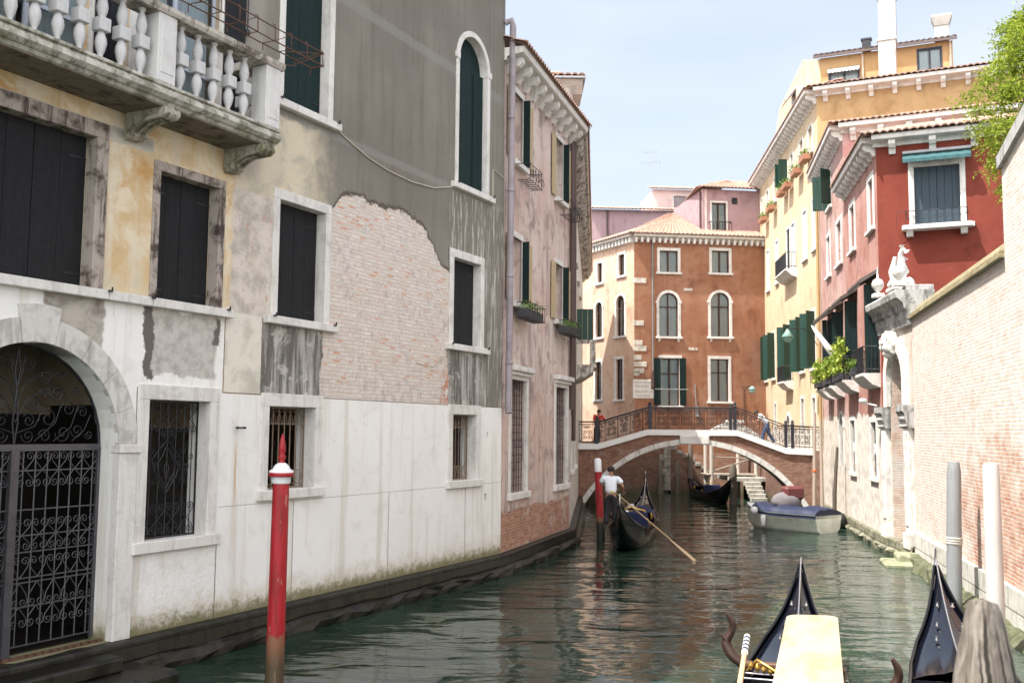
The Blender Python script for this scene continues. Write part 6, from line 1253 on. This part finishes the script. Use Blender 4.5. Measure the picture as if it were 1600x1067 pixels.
# ================================================================= GONDOLAS
GB = m_paint('black_lacquer', (.004, .0045, .006), .16, .1, spec=.3); GBL = m_paint('blue_black_deck', (.003, .004, .009), .1, .1, spec=.34)
GOLD = m_paint('gilt_brass', (.6, .38, .1), .35, .4, metal=.8); STEEL = m_paint('polished_steel', (.6, .6, .62), .25, .2, metal=.9); BCLOTH = m_paint('royal_blue_cloth', (.007, .012, .05), .8, .3); FWOOD = m_paint('walnut_oarlock', (.04, .022, .016), .3, .4, wood=True)
def gondola(label, loc, rz, group='gondolas', seats=True, cover=False, iron=True, fy=-2.6):
    """origin amidships at the waterline, bow towards +y; hull, decks, seats, irons"""
    t = thing('gondola', label, 'gondola', loc, rz, group); L = 5.4; N = 44
    _W = [(0, .7), (.3, .675), (.5, .58), (.63, .46), (.72, .33), (.81, .21), (.9, .115), (.96, .06), (1, .022)]
    def hw_(s_):
        a_ = abs(s_)
        for (p0, w0), (p1, w1) in zip(_W, _W[1:]):
            if a_ <= p1 + 1e-6: t_ = (a_ - p0) / (p1 - p0); return w0 + (w1 - w0) * t_
        return .022
    g = lambda s_: .5 + 1.0 * max(0, (abs(s_) - .3) / .7) ** 2.1 + (.12 * max(0, (s_ - .85) / .15)); kz = lambda s_: -.12 + 1.25 * max(0, (abs(s_) - .45) / .55) ** 2.4
    cs = [i / N * 2 - 1 for i in range(N + 1)]; xs = [0] * (N + 1)
    mb = MB(); rows = []
    for s_ in cs:
        w_, G_, K = hw_(s_), g(s_), min(kz(s_), g(s_) - .12); rows.append([(sg * w_ * q, s_ * L, K + (G_ - K) * zq) for sg, q, zq in ((-1, 1, 1), (-1, .97, .75), (-1, .9, .4), (-1, .62, .02), (1, .0, 0), (1, .62, .02), (1, .9, .4), (1, .97, .75), (1, 1, 1))])
    mb.grid(rows, True); mb.build('hull', GB, t)
    for sg in (-1, 1): MB().tube([(sg * hw_(s_), s_ * L, g(s_) + .01) for s_ in cs], .022, 6).build('gunwale', GB, t)
    for sg in (-1, 1): MB().tube([(sg * (hw_(s_) + .02), s_ * L, g(s_) - .0) for s_ in cs], .007, 4).build('edge_trim', STEEL, t)
    for lo, hi, nm in ((-1, -.42, 'stern_deck'), (.5, 1, 'fore_deck')):
        mb = MB(); rows = []
        for i in range(20):
            s_ = lo + (hi - lo) * i / 19; w_ = hw_(s_) - .02; rows.append([(w_ * q, s_ * L, g(s_) - .045 + .15 * (1 - abs(q) ** 1.5) - (.02 if .3 < abs(q) < .5 else 0)) for q in (-1, -.85, -.7, -.42, -.38, -.2, -.03, 0, .03, .2, .38, .42, .7, .85, 1)])
        mb.grid(rows, True); s_e = hi if nm == 'stern_deck' else lo; w_ = hw_(s_e) - .02; mb.prism([(-w_, g(s_e) - .05), (w_, g(s_e) - .05), (w_ * .95, .1), (-w_ * .95, .1)], s_e * L - .01, s_e * L + .01)
        d_ = mb.build(nm, GBL, t)
        mb = MB(); mb.tube([(0, s_ * L, g(s_) + .11) for s_ in [lo + (hi - lo) * i / 14 for i in range(15)]], .012, 5)
        for q in (.62, .7, .8):
            s_ = q if nm == 'fore_deck' else -q
            for sg in (-1, 1): mb.lathe([(.02, 0), (.03, .02), (.012, .05), (.02, .07)], (sg * hw_(s_) * .45, s_ * L, g(s_) + .06), 7)
        mb.build('deck_fittings', STEEL, d_)
    mb = MB(); rows = []
    for i in range(16): s_ = -.44 + .96 * i / 15; w_ = hw_(s_) - .03; rows.append([(-w_, s_ * L, g(s_)), (-w_ * .93, s_ * L, .12), (w_ * .93, s_ * L, .12), (w_, s_ * L, g(s_))])
    mb.grid(rows, False); mb.build('well', GB, t)
    # stern iron and bow iron
    mb = MB(); mb.tube([(0, -L + .12, g(-.97) - .1), (0, -L - .02, g(-1) - .05), (0, -L - .05, g(-1) + .12), (0, -L + .03, g(-1) + .28)], [.022, .025, .02, .012], 6)
    if iron: mb.build('stern_iron', STEEL, t)
    mb = MB(); z = g(1); pr = [(-.0, z - .5), (.1, z - .45), (.16, z - .2), (.18, z + .05), (.16, z + .3), (.08, z + .38), (-.06, z + .34), (.03, z + .2), (.06, z + .05)]
    for k in range(6): pr += [(.06, z + .03 - k * .06), (-.04 if 1 else 0, z + .01 - k * .06), (.055, z - .0 - k * .06)]
    mb.prism([(L - .06 + a_, b_) for a_, b_ in pr], -.012, .012, 'x'); mb.build('bow_iron', STEEL, t)
    for sg, yy, hh in ((1, fy, .62), (-1, .9, .45)):
        mb = MB(); s_ = yy / L; x = sg * (hw_(s_) - .01); z = g(s_) - .06
        pp, r8 = smooth_path([(x - sg * .02, yy, z - .15), (x + sg * .06, yy, z + .06), (x + sg * .2, yy - .02, z + .18), (x + sg * .27, yy - .03, z + .33), (x + sg * .2, yy - .02, z + .47), (x + sg * .19, yy, z + .58), (x + sg * .25, yy + .04, z + hh + .08)], 5, [.06, .065, .075, .065, .05, .045, .02]); mb.tube(pp, r8, 10); mb.tube([(x + sg * .26, yy, z + .34), (x + sg * .33, yy + .03, z + .43)], [.035, .014], 8)
        mb.build('oarlock', FWOOD, t)
    if seats:
        mb = MB(); mb.bev(-.48, .48, -1.05, -.55, .15, .42, .05); mb.bev(-.5, .5, -1.25, -1.05, .2, .95, .05); se = mb.build('seat', BCLOTH, t)
        for q in (-.5, .3): MB().bev(q, q + .2, .3, .75, .15, .4, .04).build('side_stool', BCLOTH, t)
        mb = MB(); mb.tube([(-.5, -1.15, .7), (-.4, -1.16, 1.0), (-.15, -1.17, 1.05), (0, -1.17, 1.12), (.15, -1.17, 1.05), (.4, -1.16, 1.0), (.5, -1.15, .7)], .03, 6)
        mb.build('gilt_crest', GOLD, se)
        for sg in (-1, 1):
            MB().lathe([(.02, 0), (.05, .04), (.03, .1), (.05, .16), (.01, .22)], (sg * .45, 1.6, g(.3)), 8).build('gilt_finial', GOLD, t); MB().tube([(sg * .55, -.9, .55), (sg * .5, -.6, .62), (sg * .5, -.3, .55)], .025, 6).build('armrest', GOLD, se)
    if cover: MB().grid([[(q * (hw_(s_) - .03), s_ * L, g(s_) + .17 - .16 * q * q) for q in (-1, -.6, -.2, .2, .6, 1)] for s_ in [.45 + .16 * i / 10 for i in range(11)]]).build('blue_cover', BCLOTH, t)
    return t
def along(x0, y0, x1, y1): return math.atan2(-(x1 - x0), y1 - y0)
# near pair: sterns point away from the camera, so the boats are turned round
tip1, m1 = Vector((4.46, 15.5)), Vector((3.32, 12)); d1 = (tip1 - m1).normalized(); c1 = tip1 - d1 * 5.4
g1 = gondola('black gondola with pale board over its seats, left of the two moored nearest the camera', (c1.x, c1.y, 0), along(tip1.x, tip1.y, c1.x, c1.y), seats=False, iron=False)
tip2, m2 = Vector((6.53, 15.5)), Vector((5.42, 12)); d2 = (tip2 - m2).normalized(); c2 = tip2 - d2 * 5.4
g2 = gondola('bare black gondola moored nearest the brick wall behind the cracked post', (c2.x, c2.y, 0), along(tip2.x, tip2.y, c2.x, c2.y), seats=False, fy=-.2)
# fittings of the first one's open well
mb = MB(); mb.bev(-.6, .6, -2.42, -2.3, .6, .66, .01); mb.build('thwart', m_paint('walnut_board', (.12, .06, .035), .35, .3, wood=True), g1)
for q in (-2.12, -1.85, -1.5): MB().tube([(-.62, q, .57), (.62, q, .57)], .014, 6).build('crossbar', STEEL, g1)
for sg in (-1, 1):
    mb = MB(); mb.tube([(sg * .55, -2.2, .58), (sg * .42, -2.1, .74), (sg * .3, -2.0, .7), (sg * .12, -1.98, .6)], .02, 6)
    for k in range(5): mb.lathe([(.01, -.05), (.045, 0), (.01, .05)], (sg * (.5 - k * .08), -2.14 + k * .03, .66 - k * .01), 7)
    mb.build('gilt_ornament', GOLD, g1)
    MB().tube([(sg * .6, -2.3, .62), (sg * .56, -1.2, .5)], .02, 6).build('side_rail', BROWN, g1)
# board on the first
s = NT('varnished_pale_board', .45, .4); c = s.mix(s.mr(s.noise(2.2, 5, .6, k=(1, .4, 1)), .42, .66), (.36, .32, .24), (.33, .26, .15)); c = s.mix(s.mr(s.noise(9, 4), .55, .75, 0, .4), c, (.46, .4, .3)); BRD = s.done(c)
mb = MB(); P = []; w_ = .33; Lb = 3.6; rr = .16
for cx_, cy_, a0 in ((w_ - rr, Lb / 2 - rr, 0), (-w_ + rr, Lb / 2 - rr, 90), (-w_ + rr, -Lb / 2 + rr, 180), (w_ - rr, -Lb / 2 + rr, 270)):
    for k in range(7): a_ = R(a0 + k * 15); P.append((cx_ + rr * math.cos(a_) * (1 if cy_ > 0 else 1.2), cy_ + rr * math.sin(a_)))
mb.prism(P, .035, 0, 'z'); o = mb.build('seat_board', BRD); md = (Vector((4.1, 13.75)) + Vector((3.0, 10.3))) / 2
o.location = (md.x, md.y, .93); o.rotation_euler = (R(3.2), R(-2), along(3.0, 10.3, 4.1, 13.75)); tag(o, 'pale varnished wooden board with rounded corners lying over the near left gondola', 'board')
# striped oar
t = thing('oar', 'light wooden oar with blue and white striped grip resting on the near left gondola', 'oar', (2.95, 12.7, .88)); t.rotation_euler = (R(-84), 0, R(-16))
MB().tube([(0, 0, -2.2), (0, 0, -.35)], [.035, .03], 8).build('shaft', m_paint('oar_wood', (.6, .42, .22), .4, .2, wood=True), t)
for i in range(9): MB().tube([(0, 0, -.35 + i * .075), (0, 0, -.35 + i * .075 + .072)], .042, 8).build('stripe', BCLOTH if i % 2 else WHITEP, t)
g3 = gondola('black gondola with blue and gold seats moored under the far side of the arch', (10.5, 53.6, 0), R(3)); g3.scale = (.85, .85, .85)
g4 = gondola('black gondola being rowed towards the bridge with passengers aboard', (4.15, 33.6, 0), R(-11.5), cover=True)
t = thing('rowing_oar', 'long pale oar held by the gondolier and dipping into the canal', 'oar', (3.3, 31.3, 1.6)); v = Vector((5.15, 27.8, -.05)) - Vector((3.3, 31.3, 1.6)); t.rotation_euler = v.to_track_quat('Z', 'Y').to_euler()
mb = MB(); Lo = v.length; mb.tube([(0, 0, -.15), (0, 0, Lo * .7)], [.02, .025], 8); mb.build('shaft', m_paint('pale_oar_wood', (.38, .27, .15), .45, .2, wood=True), t)
mb = MB(); mb.grid([[(q * (.026 + .04 * min(1, k / 3)), .012 * (1 - q * q), Lo * .7 + k * Lo * .33 / 6) for q in (-1, 0, 1)] for k in range(7)]); mb.grid([[(q * (.026 + .04 * min(1, k / 3)), -.012 * (1 - q * q), Lo * .7 + k * Lo * .33 / 6) for q in (-1, 0, 1)] for k in range(7)], flip=True); mb.build('blade', m_paint('blade_wood', (.5, .36, .22), .4), t)
# passengers
def sit(dx=0): return dict(pelvis=(0, 0, .22), waist=(0, -.02, .38), chest=(0, -.04, .6), neckb=(0, -.02, .77), head=(0, .02, .9), shL=(-.19, -.03, .7), shR=(.19, -.03, .7), hipL=(-.1, .04, .2), hipR=(.1, .04, .2), knL=(-.13, .48, .3), knR=(.13, .48, .3), anL=(-.12, .6, -.08), anR=(.12, .6, -.08), toL=(-.13, .75, -.12), toR=(.13, .75, -.12), elL=(-.28, .05, .48), elR=(.28, .05, .48), wrL=(-.15, .28, .42), wrR=(.15, .28, .42))
s = NT('floral_cloth', .9, .2); vv = s.vor(16, out='Color'); sp_ = s.N('ShaderNodeSeparateColor'); s.L(vv, sp_.inputs[0]); c = s.ramp(sp_.outputs[0], [(0, (.35, .05, .1)), (.3, (.6, .25, .35)), (.5, (.1, .06, .2)), (.75, (.7, .6, .6)), (1, (.5, .08, .12))]); FLOR = s.done(c)
HAT = m_paint('grey_straw', (.45, .44, .42), .8, .3)
person('passenger in straw hat and pink floral top seated in the rowed gondola', (3.9, 32.6, .12), R(-10), sit(), FLOR, JEAN, hat=HAT)
person('passenger in a white top seated forward in the rowed gondola, mostly hidden by the gondolier', (3.8, 34.4, .12), R(-10), sit(), SH_W, TR_B, hair=(.1, .06, .03))

# ================================================================= MOTORBOAT
mbt = thing('motorboat', 'small cream motorboat under a blue tarpaulin moored at the right bank', 'boat', (10.2, 37.2, 0), along(11.5, 35.6, 8.95, 38.9)); L = 1.8
hw_ = lambda s_: .82 * (1 - max(0, s_) ** 2.6) * (1 - .08 * max(0, -s_)) + .02; g = lambda s_: .62 + .22 * max(0, s_) ** 1.5
mb = MB(); rows = []
for i in range(25):
    s_ = i / 12 - 1; w_, G_ = hw_(s_), g(s_); K = -.15 + .45 * max(0, (s_ - .5) / .5) ** 2; rows.append([(x * w_, s_ * L, K + (G_ - K) * q) for x, q in ((-1, 1), (-.98, .8), (-.95, .78), (-.86, .35), (-.5, .06), (0, 0), (.5, .06), (.86, .35), (.95, .78), (.98, .8), (1, 1))])
mb.grid(rows, True); mb.add([rows[0][k] for k in range(11)], [tuple(range(11))], False); mb.build('hull', m_paint('cream_gelcoat', (.82, .82, .72), .4, .5), mbt)
mb = MB()
for sg in (-1, 1): mb.tube([(sg * (hw_(i / 12 - 1) + .01), (i / 12 - 1) * L, g(i / 12 - 1)) for i in range(25)], .03, 6)
mb.build('rub_rail', m_paint('dark_rubber', (.05, .06, .06)), mbt)
mb = MB(); rows = []
for i in range(22):
    s_ = -1.0 + 1.62 * i / 21; w_ = hw_(s_) + .015; rows.append([(q * w_, s_ * L, g(s_) + (.02 if abs(q) == 1 else .3 - .12 * q * q - .1 * max(0, s_ + .2) + .1 * mnoise.noise(Vector((q * 2.5, s_ * 5, 1))) - .08 * abs(math.sin(s_ * 5))) - (.12 if abs(q) == 1 else 0)) for q in (-1, -.96, -.6, -.3, 0, .3, .6, .96, 1)])
mb.grid(rows, True); mb.add(rows[0], [tuple(range(9))], False); mb.build('tarpaulin', m_paint('blue_tarpaulin', (.014, .02, .055), .6, .35), mbt)
mb = MB(); mb.grid([[(q * hw_(s_) * .97, s_ * L, g(s_) + .05 - .04 * q * q) for q in (-1, -.5, 0, .5, 1)] for s_ in [.5 + .5 * i / 8 for i in range(9)]]); mb.build('fore_deck', WHITEP, mbt)
for nm, mt, pts in (('fender', WHITEP, (-.95, .15, 0)),):
    mb = MB(); mb.lathe([(.03, -.42), (.09, -.38), (.1, -.05), (.05, .0)], (-.98, .3, .55), 12); fd = mb.build('fender', mt, mbt); mb = MB(); mb.lathe([(.04, 0), (.05, .1), (.02, .14)], (-.98, .3, .54), 8); mb.build('fender_cap', BCLOTH, fd); mb = MB(); mb.lathe([(.03, -.14), (.12, -.09), (.14, 0), (.12, .09), (.03, .14)], (-.92, .75, .68), 12); mb.build('buoy', mt, mbt)
bd_ = thing('covered_engine', 'dark red covered bundle with grey tarp standing on the blue-covered motorboat', 'bundle', (10.55, 37.6, .8), R(10))
MB().bev(-.38, .38, -.25, .25, .25, .75, .09).build('red_cover', m_paint('oxblood_cover', (.13, .035, .035), .6, .4), bd_)
bm = bmesh.new(); bmesh.ops.create_icosphere(bm, subdivisions=3, radius=.5); mb = MB(); bm.verts.ensure_lookup_table(); mb.add([(v.co.x * 1.2 - .25 + .1 * mnoise.noise(v.co * 4), v.co.y * .7, v.co.z * .75 + .15 + .06 * mnoise.noise(v.co * 5)) for v in bm.verts], [[v.index for v in f.verts] for f in bm.faces], True); bm.free(); mb.build('grey_tarp', m_paint('dusty_grey_tarp', (.16, .145, .155), .9, .4), bd_)
bm = bmesh.new(); bmesh.ops.create_icosphere(bm, subdivisions=2, radius=.22); mb = MB(); bm.verts.ensure_lookup_table(); mb.add([(v.co.x, v.co.y, v.co.z * 1.5) for v in bm.verts], [[v.index for v in f.verts] for f in bm.faces], True); bm.free(); o = mb.build('hanging_fender', m_paint('black_rubber', (.015, .015, .015), .5)); o.location = (12.35, 37.6, .25); tag(o, 'black rubber fender hanging at the water beside the dark crooked stake', 'fender')
